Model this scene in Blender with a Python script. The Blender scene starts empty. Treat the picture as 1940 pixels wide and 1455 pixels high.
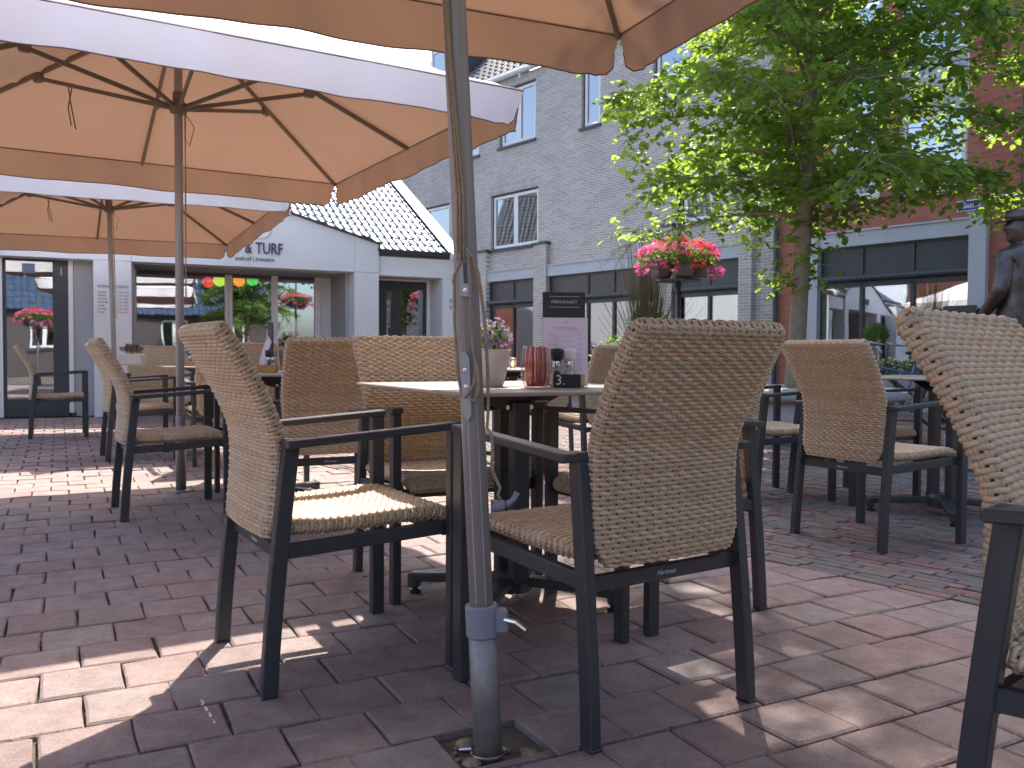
import bpy, bmesh, math, random
import numpy as np
from mathutils import Vector, Matrix, Euler
PI = math.pi
R = math.radians
random.seed(7)
rng = np.random.default_rng(7)
sc = bpy.context.scene
COL = sc.collection

# ------------------------------------------------------------ camera
cam_d = bpy.data.cameras.new('camera')
cam = bpy.data.objects.new('camera', cam_d)
COL.objects.link(cam)
sc.camera = cam
PITCH, ROLL, CAMZ, FPX = .0326, .0056, .86, 1641.9
cp, sp_ = math.cos(PITCH), math.sin(PITCH)
F_ = Vector((0, cp, -sp_)); R_ = Vector((1, 0, 0)); U_ = Vector((0, sp_, cp))
cr, sr = math.cos(ROLL), math.sin(ROLL)
R2, U2 = cr*R_ + sr*U_, -sr*R_ + cr*U_
M = Matrix((R2, U2, -F_)).transposed().to_4x4()
M.translation = Vector((0, 0, CAMZ))
cam.matrix_world = M
cam_d.sensor_width = 36
cam_d.lens = 36*FPX/1940
cam_d.clip_start = .05
cam_d.clip_end = 400
cam_d.dof.use_dof = True
cam_d.dof.focus_distance = 2.5
cam_d.dof.aperture_fstop = 11

# ------------------------------------------------------------ sky, sun, exposure
SUN_AZ, SUN_EL = R(5.0), R(52.0)
w = bpy.data.worlds.new('World'); sc.world = w; w.use_nodes = True
nt = w.node_tree
sky = nt.nodes.new('ShaderNodeTexSky')
sky.sky_type = 'NISHITA'; sky.sun_disc = False
sky.sun_elevation = SUN_EL; sky.sun_rotation = SUN_AZ
sky.air_density = .9; sky.dust_density = 3.0
bg = nt.nodes['Background']; bg.inputs['Strength'].default_value = .15
nt.links.new(sky.outputs[0], bg.inputs[0])
sun_d = bpy.data.lights.new('sun', 'SUN'); sun_d.energy = 3.4; sun_d.angle = R(.53)
sun_d.color = (1.0, .95, .87)
sun = bpy.data.objects.new('sun', sun_d); COL.objects.link(sun)
sv = Vector((math.sin(SUN_AZ)*math.cos(SUN_EL), math.cos(SUN_AZ)*math.cos(SUN_EL), math.sin(SUN_EL)))
sun.rotation_euler = sv.to_track_quat('Z', 'Y').to_euler()
sun.location = sv*60
sc.view_settings.view_transform = 'Standard'
sc.view_settings.look = 'None'
sc.view_settings.gamma = 1
sc.view_settings.use_curve_mapping = False
sc.view_settings.exposure = 1.68
sc.render.engine = 'CYCLES'
sc.cycles.use_denoising = True
sc.cycles.max_bounces = 8
sc.cycles.diffuse_bounces = 4
sc.cycles.transparent_max_bounces = 12
sc.cycles.sample_clamp_indirect = 6
sc.cycles.caustics_reflective = False
sc.cycles.caustics_refractive = False

# ------------------------------------------------------------ helpers
class MB:
    def __init__(s): s.v = []; s.f = []; s.m = None
    def add(s, vs, fs, M=None):
        n = len(s.v)
        if M is not None: vs = [M @ Vector(p) for p in vs]
        s.v += [tuple(p) for p in vs]
        s.f += [tuple(i+n for i in f) for f in fs]
        return s
    def box(s, x0, x1, y0, y1, z0, z1, M=None):
        vs = [(x, y, z) for z in (z0, z1) for y in (y0, y1) for x in (x0, x1)]
        return s.add(vs, [(0,2,3,1),(4,5,7,6),(0,1,5,4),(2,6,7,3),(0,4,6,2),(1,3,7,5)], M)
    def cbox(s, x0, x1, y0, y1, z0, z1, c=.003, M=None):
        # box with all vertical and top edges chamfered
        def ring(z, i):
            a0, a1, b0, b1 = x0+i, x1-i, y0+i, y1-i
            return [(a0+c,b0,z),(a1-c,b0,z),(a1,b0+c,z),(a1,b1-c,z),(a1-c,b1,z),(a0+c,b1,z),(a0,b1-c,z),(a0,b0+c,z)]
        vs = ring(z0, c) + ring(z0+c, 0) + ring(z1-c, 0) + ring(z1, c)
        fs = [tuple(range(7,-1,-1)), tuple(range(24,32))]
        for k in range(3):
            for i in range(8):
                j = (i+1) % 8
                fs.append((k*8+i, k*8+j, k*8+8+j, k*8+8+i))
        return s.add(vs, fs, M)
    def bar(s, a, b, wx, wz, up=(0,0,1), c=.0):
        # rectangular bar from a to b; wz measured along 'up'
        a, b = Vector(a), Vector(b); d = (b-a); L = d.length; d.normalize()
        u = Vector(up); x = d.cross(u)
        if x.length < 1e-6: x = d.cross(Vector((1,0,0)))
        x.normalize(); u = x.cross(d).normalized()
        Mx = Matrix((x, d, u)).transposed().to_4x4(); Mx.translation = a
        if c > 0: return s.cbox(-wx/2, wx/2, 0, L, -wz/2, wz/2, c, Mx)
        return s.box(-wx/2, wx/2, 0, L, -wz/2, wz/2, Mx)
    def tube(s, pts, r, n=8, cap=True):
        pts = [Vector(p) for p in pts]
        rr = r if isinstance(r, (list, tuple)) else [r]*len(pts)
        base = len(s.v); prev = None
        for i, p in enumerate(pts):
            t = (pts[min(i+1, len(pts)-1)] - pts[max(i-1, 0)]).normalized()
            if prev is None:
                q = Vector((1,0,0)) if abs(t.x) < .8 else Vector((0,1,0))
                u = t.cross(q).normalized()
            else:
                u = (prev - t*prev.dot(t)).normalized()
            prev = u; v = t.cross(u)
            for k in range(n):
                a = 2*PI*k/n
                s.v.append(tuple(p + (u*math.cos(a) + v*math.sin(a))*rr[i]))
        for i in range(len(pts)-1):
            for k in range(n):
                j = (k+1) % n
                s.f.append((base+i*n+k, base+i*n+j, base+(i+1)*n+j, base+(i+1)*n+k))
        if cap:
            s.f.append(tuple(base+k for k in range(n-1, -1, -1)))
            s.f.append(tuple(base+(len(pts)-1)*n+k for k in range(n)))
        return s
    def lathe(s, prof, n=24, c=(0,0), M=None, flute=None):
        vs = []; fs = []
        for (r, z) in prof:
            for k in range(n):
                a = 2*PI*k/n
                q = r*(1+(flute[1]*math.cos(flute[0]*a) if flute else 0))
                vs.append((c[0]+q*math.cos(a), c[1]+q*math.sin(a), z))
        for i in range(len(prof)-1):
            for k in range(n):
                j = (k+1) % n
                fs.append((i*n+k, i*n+j, (i+1)*n+j, (i+1)*n+k))
        if prof[0][0] > 1e-5: fs.append(tuple(range(n-1, -1, -1)))
        if prof[-1][0] > 1e-5: fs.append(tuple((len(prof)-1)*n+k for k in range(n)))
        return s.add(vs, fs, M)
    def prism(s, poly, y0, y1, M=None):
        # polygon in xz extruded along y
        n = len(poly)
        vs = [(x, y0, z) for x, z in poly] + [(x, y1, z) for x, z in poly]
        fs = [tuple(range(n)), tuple(range(2*n-1, n-1, -1))]
        for i in range(n):
            j = (i+1) % n
            fs.append((i, i+n, j+n, j))
        return s.add(vs, fs, M)
    def mesh(s, name, smooth=False, fix=True):
        me = bpy.data.meshes.new(name)
        me.from_pydata(s.v, [], s.f)
        if fix and len(s.f) < 30000:
            bm = bmesh.new(); bm.from_mesh(me)
            bmesh.ops.recalc_face_normals(bm, faces=bm.faces)
            bm.to_mesh(me); bm.free()
        if smooth:
            me.polygons.foreach_set('use_smooth', [True]*len(me.polygons))
        return me

def np_mesh(name, V, Q, smooth=True, tint=None):
    me = bpy.data.meshes.new(name)
    V = np.ascontiguousarray(V, dtype=np.float32); Q = np.ascontiguousarray(Q, dtype=np.int32)
    k = Q.shape[1]
    me.vertices.add(len(V)); me.vertices.foreach_set('co', V.ravel())
    me.loops.add(Q.size); me.loops.foreach_set('vertex_index', Q.ravel())
    me.polygons.add(len(Q))
    me.polygons.foreach_set('loop_start', np.arange(0, Q.size, k, dtype=np.int32))
    me.polygons.foreach_set('loop_total', np.full(len(Q), k, dtype=np.int32))
    me.polygons.foreach_set('use_smooth', np.full(len(Q), smooth))
    if tint is not None:
        at = me.attributes.new('tint', 'FLOAT', 'POINT')
        at.data.foreach_set('value', np.ascontiguousarray(tint, dtype=np.float32))
    me.update(calc_edges=True); me.validate()
    return me

def link(name, me, m=None, parent=None, loc=None, rot=None, label=None, kind=None):
    o = bpy.data.objects.new(name, me)
    COL.objects.link(o)
    if m is not None and me is not None and hasattr(me, 'materials') and len(me.materials) == 0: me.materials.append(m)
    if parent: o.parent = parent
    if loc: o.location = loc
    if rot: o.rotation_euler = rot
    if label: o['label'] = label
    if kind: o['kind'] = kind
    return o
def part(name, mb, m, parent=None, smooth=False, **k):
    return link(name, mb.mesh(name, smooth), m, parent, **k)
def thing(name, label, cat, loc=(0,0,0), rz=0, group=None):
    o = bpy.data.objects.new(name, None); COL.objects.link(o)
    o.empty_display_size = .1
    o.location = loc; o.rotation_euler = (0, 0, rz)
    o['label'] = label; o['category'] = cat
    if group: o['group'] = group
    return o
def tag(o, label, cat, group=None, kind=None):
    if label: o['label'] = label
    if cat: o['category'] = cat
    if group: o['group'] = group
    if kind: o['kind'] = kind
    return o
def copy_tree(o, parent=None):
    c = o.copy(); COL.objects.link(c)
    if parent is not None: c.parent = parent
    for ch in CH.get(o, list(o.children)): copy_tree(ch, c)
    return c
CH = {}
def text(name, body, size, m, parent, loc, rot, depth=.002, align='CENTER', shear=0, label=None, xs=1.0):
    cu = bpy.data.curves.new(name, 'FONT'); cu.body = body; cu.size = size
    cu.extrude = depth; cu.align_x = align; cu.align_y = 'CENTER'; cu.shear = shear
    cu.resolution_u = 2
    tmp = bpy.data.objects.new('tmp', cu); me = bpy.data.meshes.new_from_object(tmp)
    bpy.data.objects.remove(tmp, do_unlink=True); bpy.data.curves.remove(cu)
    me.name = name; me.materials.clear(); me.materials.append(m)
    o = bpy.data.objects.new(name, me); COL.objects.link(o)
    o.parent = parent; o.location = loc; o.rotation_euler = rot; o.scale = (xs, 1, 1)
    if label: o['label'] = label
    return o

# ------------------------------------------------------------ materials
def nm(name):
    m = bpy.data.materials.new(name); m.use_nodes = True
    return m, m.node_tree, m.node_tree.nodes['Principled BSDF'], m.node_tree.nodes['Material Output']
def mat(name, col, rough=.6, metal=0, var=.12, scale=8, bump=0, bscale=60, spec=.5, coat=0, col2=None, objrand=0, coords='Object', emit=None):
    m, t, b, o = nm(name)
    L = t.links.new
    tc = t.nodes.new('ShaderNodeTexCoord')
    no = t.nodes.new('ShaderNodeTexNoise'); no.inputs['Scale'].default_value = scale; no.inputs['Detail'].default_value = 6
    no.inputs['Roughness'].default_value = .65
    L(tc.outputs[coords], no.inputs['Vector'])
    r = t.nodes.new('ShaderNodeMapRange'); r.inputs[1].default_value = .3; r.inputs[2].default_value = .7
    L(no.outputs['Fac'], r.inputs[0])
    mx = t.nodes.new('ShaderNodeMix'); mx.data_type = 'RGBA'
    c2 = col2 if col2 else tuple(min(1, c*(1+var)) for c in col)
    c1 = tuple(c*(1-var) for c in col) if not col2 else col
    mx.inputs[6].default_value = (*c1, 1); mx.inputs[7].default_value = (*c2, 1)
    L(r.outputs[0], mx.inputs[0])
    out = mx.outputs[2]
    if objrand:
        oi = t.nodes.new('ShaderNodeObjectInfo')
        hs = t.nodes.new('ShaderNodeHueSaturation')
        mr = t.nodes.new('ShaderNodeMapRange'); mr.inputs[3].default_value = 1-objrand; mr.inputs[4].default_value = 1+objrand
        L(oi.outputs['Random'], mr.inputs[0]); L(mr.outputs[0], hs.inputs['Value']); L(out, hs.inputs['Color'])
        out = hs.outputs[0]
    L(out, b.inputs['Base Color'])
    b.inputs['Roughness'].default_value = rough; b.inputs['Metallic'].default_value = metal
    b.inputs['Specular IOR Level'].default_value = spec; b.inputs['Coat Weight'].default_value = coat
    if bump:
        n2 = t.nodes.new('ShaderNodeTexNoise'); n2.inputs['Scale'].default_value = bscale; n2.inputs['Detail'].default_value = 8
        L(tc.outputs[coords], n2.inputs['Vector'])
        bp = t.nodes.new('ShaderNodeBump'); bp.inputs['Strength'].default_value = bump; bp.inputs['Distance'].default_value = .01
        L(n2.outputs['Fac'], bp.inputs['Height']); L(bp.outputs[0], b.inputs['Normal'])
    if emit:
        b.inputs['Emission Color'].default_value = (*emit[0], 1); b.inputs['Emission Strength'].default_value = emit[1]
    return m
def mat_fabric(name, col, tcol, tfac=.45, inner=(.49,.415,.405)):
    m, t, b, o = nm(name); L = t.links.new
    t.nodes.remove(b)
    tc = t.nodes.new('ShaderNodeTexCoord')
    no = t.nodes.new('ShaderNodeTexNoise'); no.inputs['Scale'].default_value = 1.6; no.inputs['Detail'].default_value = 5
    L(tc.outputs['Object'], no.inputs['Vector'])
    wv = t.nodes.new('ShaderNodeTexNoise'); wv.inputs['Scale'].default_value = 700; L(tc.outputs['Object'], wv.inputs['Vector'])
    bp = t.nodes.new('ShaderNodeBump'); bp.inputs['Strength'].default_value = .12; bp.inputs['Distance'].default_value = .002
    L(wv.outputs['Fac'], bp.inputs['Height'])
    def mixc(c, v):
        mx = t.nodes.new('ShaderNodeMix'); mx.data_type = 'RGBA'
        mx.inputs[6].default_value = (*[x*(1-v) for x in c], 1); mx.inputs[7].default_value = (*[min(1, x*(1+v)) for x in c], 1)
        L(no.outputs['Fac'], mx.inputs[0]); return mx.outputs[2]
    ge = t.nodes.new('ShaderNodeNewGeometry')      # pale cloth; shaded, sun-filtered look of the underside painted as a tan inner colour
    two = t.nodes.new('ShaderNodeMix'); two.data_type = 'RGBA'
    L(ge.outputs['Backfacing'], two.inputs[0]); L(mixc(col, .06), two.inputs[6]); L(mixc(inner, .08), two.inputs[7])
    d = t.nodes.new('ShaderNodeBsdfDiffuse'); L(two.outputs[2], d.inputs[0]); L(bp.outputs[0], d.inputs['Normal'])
    tr = t.nodes.new('ShaderNodeBsdfTranslucent'); L(mixc(tcol, .1), tr.inputs[0])
    ms = t.nodes.new('ShaderNodeMixShader'); ms.inputs[0].default_value = tfac
    L(d.outputs[0], ms.inputs[1]); L(tr.outputs[0], ms.inputs[2]); L(ms.outputs[0], o.inputs[0])
    return m
def mat_leaf(name, c1, c2, tc_, tfac=.45, gloss=.35):
    m, t, b, o = nm(name); L = t.links.new
    ge = t.nodes.new('ShaderNodeNewGeometry')
    mx = t.nodes.new('ShaderNodeMix'); mx.data_type = 'RGBA'
    mx.inputs[6].default_value = (*c1, 1); mx.inputs[7].default_value = (*c2, 1)
    L(ge.outputs['Random Per Island'], mx.inputs[0])
    L(mx.outputs[2], b.inputs['Base Color']); b.inputs['Roughness'].default_value = gloss
    b.inputs['Specular IOR Level'].default_value = .4
    tr = t.nodes.new('ShaderNodeBsdfTranslucent')
    mx2 = t.nodes.new('ShaderNodeMix'); mx2.data_type = 'RGBA'
    mx2.inputs[6].default_value = (*tc_, 1); mx2.inputs[7].default_value = (*[min(1, x*1.4) for x in tc_], 1)
    L(ge.outputs['Random Per Island'], mx2.inputs[0]); L(mx2.outputs[2], tr.inputs[0])
    ms = t.nodes.new('ShaderNodeMixShader'); ms.inputs[0].default_value = tfac
    L(b.outputs[0], ms.inputs[1]); L(tr.outputs[0], ms.inputs[2]); L(ms.outputs[0], o.inputs[0])
    return m
def mat_glass(name, tint=(.9,.95,.95), refl=.45):
    m, t, b, o = nm(name); L = t.links.new
    t.nodes.remove(b)
    tr = t.nodes.new('ShaderNodeBsdfTransparent'); tr.inputs[0].default_value = (*tint, 1)
    g = t.nodes.new('ShaderNodeBsdfGlossy'); g.inputs['Roughness'].default_value = .015; g.inputs[0].default_value = (.92,.95,1,1)
    tcd = t.nodes.new('ShaderNodeTexCoord'); n = t.nodes.new('ShaderNodeTexNoise'); n.inputs['Scale'].default_value = 1.3
    L(tcd.outputs['Object'], n.inputs['Vector'])
    bp = t.nodes.new('ShaderNodeBump'); bp.inputs['Strength'].default_value = .05; bp.inputs['Distance'].default_value = .02
    L(n.outputs['Fac'], bp.inputs['Height']); L(bp.outputs[0], g.inputs['Normal'])
    fr = t.nodes.new('ShaderNodeLayerWeight'); fr.inputs['Blend'].default_value = .35
    mr = t.nodes.new('ShaderNodeMapRange'); mr.inputs[3].default_value = refl; mr.inputs[4].default_value = 1.0
    L(fr.outputs['Fresnel'], mr.inputs[0])
    ms = t.nodes.new('ShaderNodeMixShader'); L(mr.outputs[0], ms.inputs[0])
    L(tr.outputs[0], ms.inputs[1]); L(g.outputs[0], ms.inputs[2]); L(ms.outputs[0], o.inputs[0])
    return m
def mat_brick(name, c1, c2, mortar, bw=.21, bh=.0575, ms=.011, vert=False, bump=.5, swap=False, off=.5):
    # object coordinates: x along the wall, z up (or x,y on the ground when swap)
    m, t, b, o = nm(name); L = t.links.new
    tc = t.nodes.new('ShaderNodeTexCoord'); sx = t.nodes.new('ShaderNodeSeparateXYZ'); cx = t.nodes.new('ShaderNodeCombineXYZ')
    L(tc.outputs['Object'], sx.inputs[0])
    up = 'Y' if swap else 'Z'
    if vert: L(sx.outputs[up], cx.inputs[0]); L(sx.outputs['X'], cx.inputs[1])
    else: L(sx.outputs['X'], cx.inputs[0]); L(sx.outputs[up], cx.inputs[1])
    br = t.nodes.new('ShaderNodeTexBrick')
    br.inputs['Scale'].default_value = 1; br.inputs['Brick Width'].default_value = bw; br.inputs['Row Height'].default_value = bh
    br.inputs['Mortar Size'].default_value = ms/2; br.inputs['Mortar Smooth'].default_value = .25; br.inputs['Bias'].default_value = 0
    br.offset = off
    br.inputs['Color1'].default_value = (*c1, 1); br.inputs['Color2'].default_value = (*c2, 1); br.inputs['Mortar'].default_value = (*mortar, 1)
    L(cx.outputs[0], br.inputs['Vector'])
    n = t.nodes.new('ShaderNodeTexNoise'); n.inputs['Scale'].default_value = 1.2; n.inputs['Detail'].default_value = 8; L(tc.outputs['Object'], n.inputs['Vector'])
    hs = t.nodes.new('ShaderNodeHueSaturation'); mr = t.nodes.new('ShaderNodeMapRange'); mr.inputs[3].default_value = .8; mr.inputs[4].default_value = 1.2
    L(n.outputs['Fac'], mr.inputs[0]); L(mr.outputs[0], hs.inputs['Value']); L(br.outputs['Color'], hs.inputs['Color'])
    L(hs.outputs[0], b.inputs['Base Color']); b.inputs['Roughness'].default_value = .85
    n2 = t.nodes.new('ShaderNodeTexNoise'); n2.inputs['Scale'].default_value = 90; L(tc.outputs['Object'], n2.inputs['Vector'])
    ad = t.nodes.new('ShaderNodeMath'); ad.operation = 'MULTIPLY_ADD'; L(br.outputs['Fac'], ad.inputs[0]); ad.inputs[1].default_value = -1
    L(n2.outputs['Fac'], ad.inputs[2])
    bp = t.nodes.new('ShaderNodeBump'); bp.inputs['Strength'].default_value = bump; bp.inputs['Distance'].default_value = .008
    L(ad.outputs[0], bp.inputs['Height']); L(bp.outputs[0], b.inputs['Normal'])
    return m
def mat_wicker(name):
    m, t, b, o = nm(name); L = t.links.new
    a = t.nodes.new('ShaderNodeAttribute'); a.attribute_name = 'tint'
    cr_ = t.nodes.new('ShaderNodeValToRGB'); e = cr_.color_ramp.elements
    e[0].position = 0; e[0].color = (.45,.34,.22,1); e[1].position = 1; e[1].color = (.60,.36,.185,1)
    x = e.new(.35); x.color = (.53,.40,.26,1); x = e.new(.7); x.color = (.63,.485,.32,1)
    L(a.outputs['Fac'], cr_.inputs[0])
    tc = t.nodes.new('ShaderNodeTexCoord'); n = t.nodes.new('ShaderNodeTexNoise'); n.inputs['Scale'].default_value = 35; n.inputs['Detail'].default_value = 4
    L(tc.outputs['Object'], n.inputs['Vector'])
    hs = t.nodes.new('ShaderNodeHueSaturation'); mr = t.nodes.new('ShaderNodeMapRange'); mr.inputs[3].default_value = .78; mr.inputs[4].default_value = 1.22
    L(n.outputs['Fac'], mr.inputs[0]); L(mr.outputs[0], hs.inputs['Value']); L(cr_.outputs[0], hs.inputs['Color'])
    L(hs.outputs[0], b.inputs['Base Color']); b.inputs['Roughness'].default_value = .42; b.inputs['Specular IOR Level'].default_value = .45
    return m

M = {}
M['wicker'] = mat_wicker('synthetic_wicker')
M['frame'] = mat('anthracite_metal', (.042,.045,.052), .42, 0, .15, 6, .05, 300)
M['table'] = mat('table_laminate', (.33,.28,.24), .38, 0, .10, 5, .05, 200)
M['pole'] = mat('grey_brown_paint', (.40,.39,.375), .42, .15, .08, 5)
M['rib'] = mat('brown_grey_paint', (.19,.155,.125), .45, .1, .1, 5)
M['steel'] = mat('galvanised_steel', (.34,.33,.32), .5, .55, .3, 18, .12, 60, col2=(.22,.21,.21))
M['clamp'] = mat('grey_plastic', (.24,.25,.29), .5, 0, .08, 10)
M['screw'] = mat('zinc', (.7,.7,.7), .25, 1)
M['rope'] = mat('tan_cord', (.40,.32,.22), .8, 0, .2, 80, .6, 400)
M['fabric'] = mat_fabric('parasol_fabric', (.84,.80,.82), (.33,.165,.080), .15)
M['seam'] = mat('seam', (.16,.12,.09), .8)
M['white'] = mat('white_render', (.74,.76,.78), .7, 0, .03, 2, .08, 150)
M['whiteframe'] = mat('white_frame', (.78,.77,.76), .4, 0, .03)
M['greyjamb'] = mat('grey_panel', (.40,.40,.41), .6, 0, .05, 3)
M['dark'] = mat('anthracite_frame', (.045,.05,.055), .4, 0, .1)
M['darkbrown'] = mat('dark_brown_panel', (.075,.062,.062), .45, 0, .12, 2)
M['beam'] = mat('pale_beam', (.44,.46,.49), .55, 0, .05, 2)
M['greybrick'] = mat_brick('grey_brick', (.35,.305,.285), (.46,.405,.375), (.66,.62,.585), ms=.013)
M['greysoldier'] = mat_brick('grey_soldier', (.31,.272,.262), (.42,.375,.36), (.70,.67,.65), bw=.21, bh=.0575, vert=True, off=0)
M['redbrick'] = mat_brick('red_brick', (.36,.10,.062), (.46,.15,.09), (.26,.19,.175))
M['glass'] = mat_glass('window_glass', refl=.38)
M['glass_rest'] = mat_glass('restaurant_glass', refl=.26)
M['glass_clear'] = mat_glass('door_glass', refl=.25)
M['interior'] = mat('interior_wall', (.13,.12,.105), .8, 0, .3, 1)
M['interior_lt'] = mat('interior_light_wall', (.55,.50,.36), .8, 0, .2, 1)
M['roof'] = mat('glazed_blue_tile', (.050,.074,.125), .30, 0, .2, 3, spec=.4, coat=0, objrand=.25)
M['darkroof'] = mat('dark_roof_tile', (.05,.052,.058), .45, 0, .25, 3)
M['sand'] = mat('joint_sand', (.11,.09,.07), .95, 0, .3, 20, .5, 80, coords='Object')
M['gutter'] = mat('gutter_metal', (.6,.61,.62), .4, .3)
M['bark'] = mat('bark', (.30,.25,.18), .9, 0, .3, 14, .8, 40, col2=(.18,.15,.10))
M['leaf'] = mat_leaf('linden_leaf', (.032,.085,.022), (.068,.13,.032), (.40,.58,.065), .45, .5)
M['green'] = mat_leaf('plant_green', (.035,.085,.022), (.075,.15,.035), (.24,.38,.06), .35, .5)
M['drygrass'] = mat_leaf('ornamental_grass', (.14,.13,.07), (.22,.20,.11), (.25,.22,.10), .2, .7)
M['petal_red'] = mat_leaf('red_petals', (.75,.06,.05), (.85,.14,.09), (.9,.15,.1), .35, .6)
M['petal_pink'] = mat_leaf('pink_petals', (.80,.20,.38), (.85,.33,.45), (.9,.3,.4), .35, .6)
M['petal_mag'] = mat_leaf('magenta_petals', (.62,.07,.36), (.75,.15,.45), (.8,.15,.4), .35, .6)
M['petal_violet'] = mat_leaf('violet_petals', (.32,.16,.48), (.45,.25,.55), (.5,.3,.6), .3, .6)
M['petal_yellow'] = mat_leaf('yellow_petals', (.75,.62,.2), (.85,.8,.6), (.8,.7,.3), .3, .6)
M['planter'] = mat('grey_plastic_planter', (.125,.12,.115), .6, 0, .08)
M['pot'] = mat('beige_ceramic', (.60,.54,.48), .6, 0, .06, 6)
M['bronze'] = mat('patinated_bronze', (.075,.055,.042), .38, .75, .4, 9, .25, 30, col2=(.15,.135,.13))
M['concrete'] = mat('concrete', (.38,.38,.38), .8, 0, .12, 4, .3, 60)
M['paper'] = mat('lilac_paper', (.80,.73,.84), .7, 0, .02)
M['card'] = mat('black_card', (.022,.024,.028), .45)
M['ink'] = mat('grey_ink', (.36,.33,.40), .8)
M['cardink'] = mat('silver_ink', (.62,.60,.58), .6)
M['chalk'] = mat('chalk_white', (.8,.8,.8), .8)
M['slate'] = mat('chalkboard', (.018,.019,.02), .6, 0, .3, 12)
M['wood'] = mat('oak_wood', (.56,.38,.17), .5, 0, .2, 12)
M['orangewood'] = mat('orange_wood', (.52,.25,.07), .5, 0, .2, 14)
M['signblue'] = mat('enamel_blue', (.025,.055,.22), .25, 0, .03)
M['signwhite'] = mat('enamel_white', (.85,.85,.85), .3)
M['letter'] = mat('dark_letter', (.07,.05,.09), .4)
M['letterred'] = mat('plum_letter', (.20,.03,.12), .4)
M['black'] = mat('black_plastic', (.02,.02,.025), .3)
M['whiteplastic'] = mat('white_plastic', (.78,.78,.76), .4)
M['salt'] = mat('salt', (.8,.8,.8), .6)
M['blue'] = mat('blue_paint', (.06,.13,.30), .3, 0, coat=.5)
M['tyre'] = mat('rubber', (.02,.02,.02), .8)
M['lamp_red'] = mat('red_lantern', (.65,.02,.02), .6, emit=((.65,.02,.02), .7)); M['lamp_lime'] = mat('lime_lantern', (.42,.60,.05), .6, emit=((.42,.60,.05), .7))
M['lamp_orange'] = mat('orange_lantern', (.8,.25,.04), .6, emit=((.8,.25,.04), .7)); M['lamp_green'] = mat('green_lantern', (.03,.42,.08), .6, emit=((.03,.42,.08), .7))
M['redcloth'] = mat('red_cloth', (.6,.03,.03), .7)
M['chairfar'] = M['wicker']

# ------------------------------------------------------------ ground
def mat_paver(name, cols, bright=1.0):
    m, t, b, o = nm(name); L = t.links.new
    oi = t.nodes.new('ShaderNodeObjectInfo'); ge = t.nodes.new('ShaderNodeNewGeometry')
    ad = t.nodes.new('ShaderNodeMath'); ad.operation = 'ADD'; L(oi.outputs['Random'], ad.inputs[0]); L(ge.outputs['Random Per Island'], ad.inputs[1])
    fr = t.nodes.new('ShaderNodeMath'); fr.operation = 'FRACT'; L(ad.outputs[0], fr.inputs[0])
    rp = t.nodes.new('ShaderNodeValToRGB'); e = rp.color_ramp.elements
    rp.color_ramp.interpolation = 'LINEAR'
    e[0].position = 0; e[0].color = (*cols[0], 1); e[1].position = 1; e[1].color = (*cols[-1], 1)
    for i, c in enumerate(cols[1:-1]):
        x = e.new((i+1)/(len(cols)-1)); x.color = (*c, 1)
    L(fr.outputs[0], rp.inputs[0])
    def noise(s, d, rough=.6):
        n = t.nodes.new('ShaderNodeTexNoise'); n.inputs['Scale'].default_value = s; n.inputs['Detail'].default_value = d
        n.inputs['Roughness'].default_value = rough; L(ge.outputs['Position'], n.inputs['Vector']); return n.outputs['Fac']
    def mr(x, a, c, lo=.3, hi=.7):
        n = t.nodes.new('ShaderNodeMapRange'); n.inputs[1].default_value = lo; n.inputs[2].default_value = hi
        n.inputs[3].default_value = a; n.inputs[4].default_value = c; L(x, n.inputs[0]); return n.outputs[0]
    def mul(a, c):
        n = t.nodes.new('ShaderNodeMath'); n.operation = 'MULTIPLY'; L(a, n.inputs[0]); L(c, n.inputs[1]); return n.outputs[0]
    v = mul(mul(mr(noise(1.1, 5), .80, 1.18), mr(noise(11, 7, .75), .74, 1.24)), mr(noise(240, 3, .8), .74, 1.32))
    hs = t.nodes.new('ShaderNodeHueSaturation'); L(v, hs.inputs['Value']); L(rp.outputs[0], hs.inputs['Color'])
    # pale lime bloom in patches, small dark pits
    bl = mr(noise(3.3, 8, .78), 0, .75, .54, .76)
    mx = t.nodes.new('ShaderNodeMix'); mx.data_type = 'RGBA'; L(bl, mx.inputs[0]); L(hs.outputs[0], mx.inputs[6]); mx.inputs[7].default_value = (.42*bright, .375*bright, .34*bright, 1)
    pit = mr(noise(60, 3, .55), 0, .75, .70, .75)
    m2 = t.nodes.new('ShaderNodeMix'); m2.data_type = 'RGBA'; L(pit, m2.inputs[0]); L(mx.outputs[2], m2.inputs[6]); m2.inputs[7].default_value = (.06,.04,.035,1)
    L(m2.outputs[2], b.inputs['Base Color'])
    b.inputs['Roughness'].default_value = .82; b.inputs['Specular IOR Level'].default_value = .35
    bp = t.nodes.new('ShaderNodeBump'); bp.inputs['Strength'].default_value = .8; bp.inputs['Distance'].default_value = .006
    a2 = t.nodes.new('ShaderNodeMath'); a2.operation = 'ADD'; L(noise(220, 6, .75), a2.inputs[0]); L(mul(noise(22, 4), noise(22, 4)), a2.inputs[1])
    L(a2.outputs[0], bp.inputs['Height']); L(bp.outputs[0], b.inputs['Normal'])
    return m
M['paver'] = mat_paver('red_concrete_paver', [(.300,.212,.190), (.280,.228,.210), (.318,.216,.192), (.280,.198,.180), (.305,.245,.224), (.328,.232,.206), (.275,.210,.194)])
M['clinker'] = mat_paver('mixed_clinker', [(.20,.115,.10), (.16,.155,.155), (.24,.13,.11), (.19,.17,.15), (.15,.145,.15), (.22,.18,.155), (.26,.15,.13)])

ground = part('ground', MB().box(-60, 60, -40, 80, -.25, -.022), M['sand']); ground['kind'] = 'structure'

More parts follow.
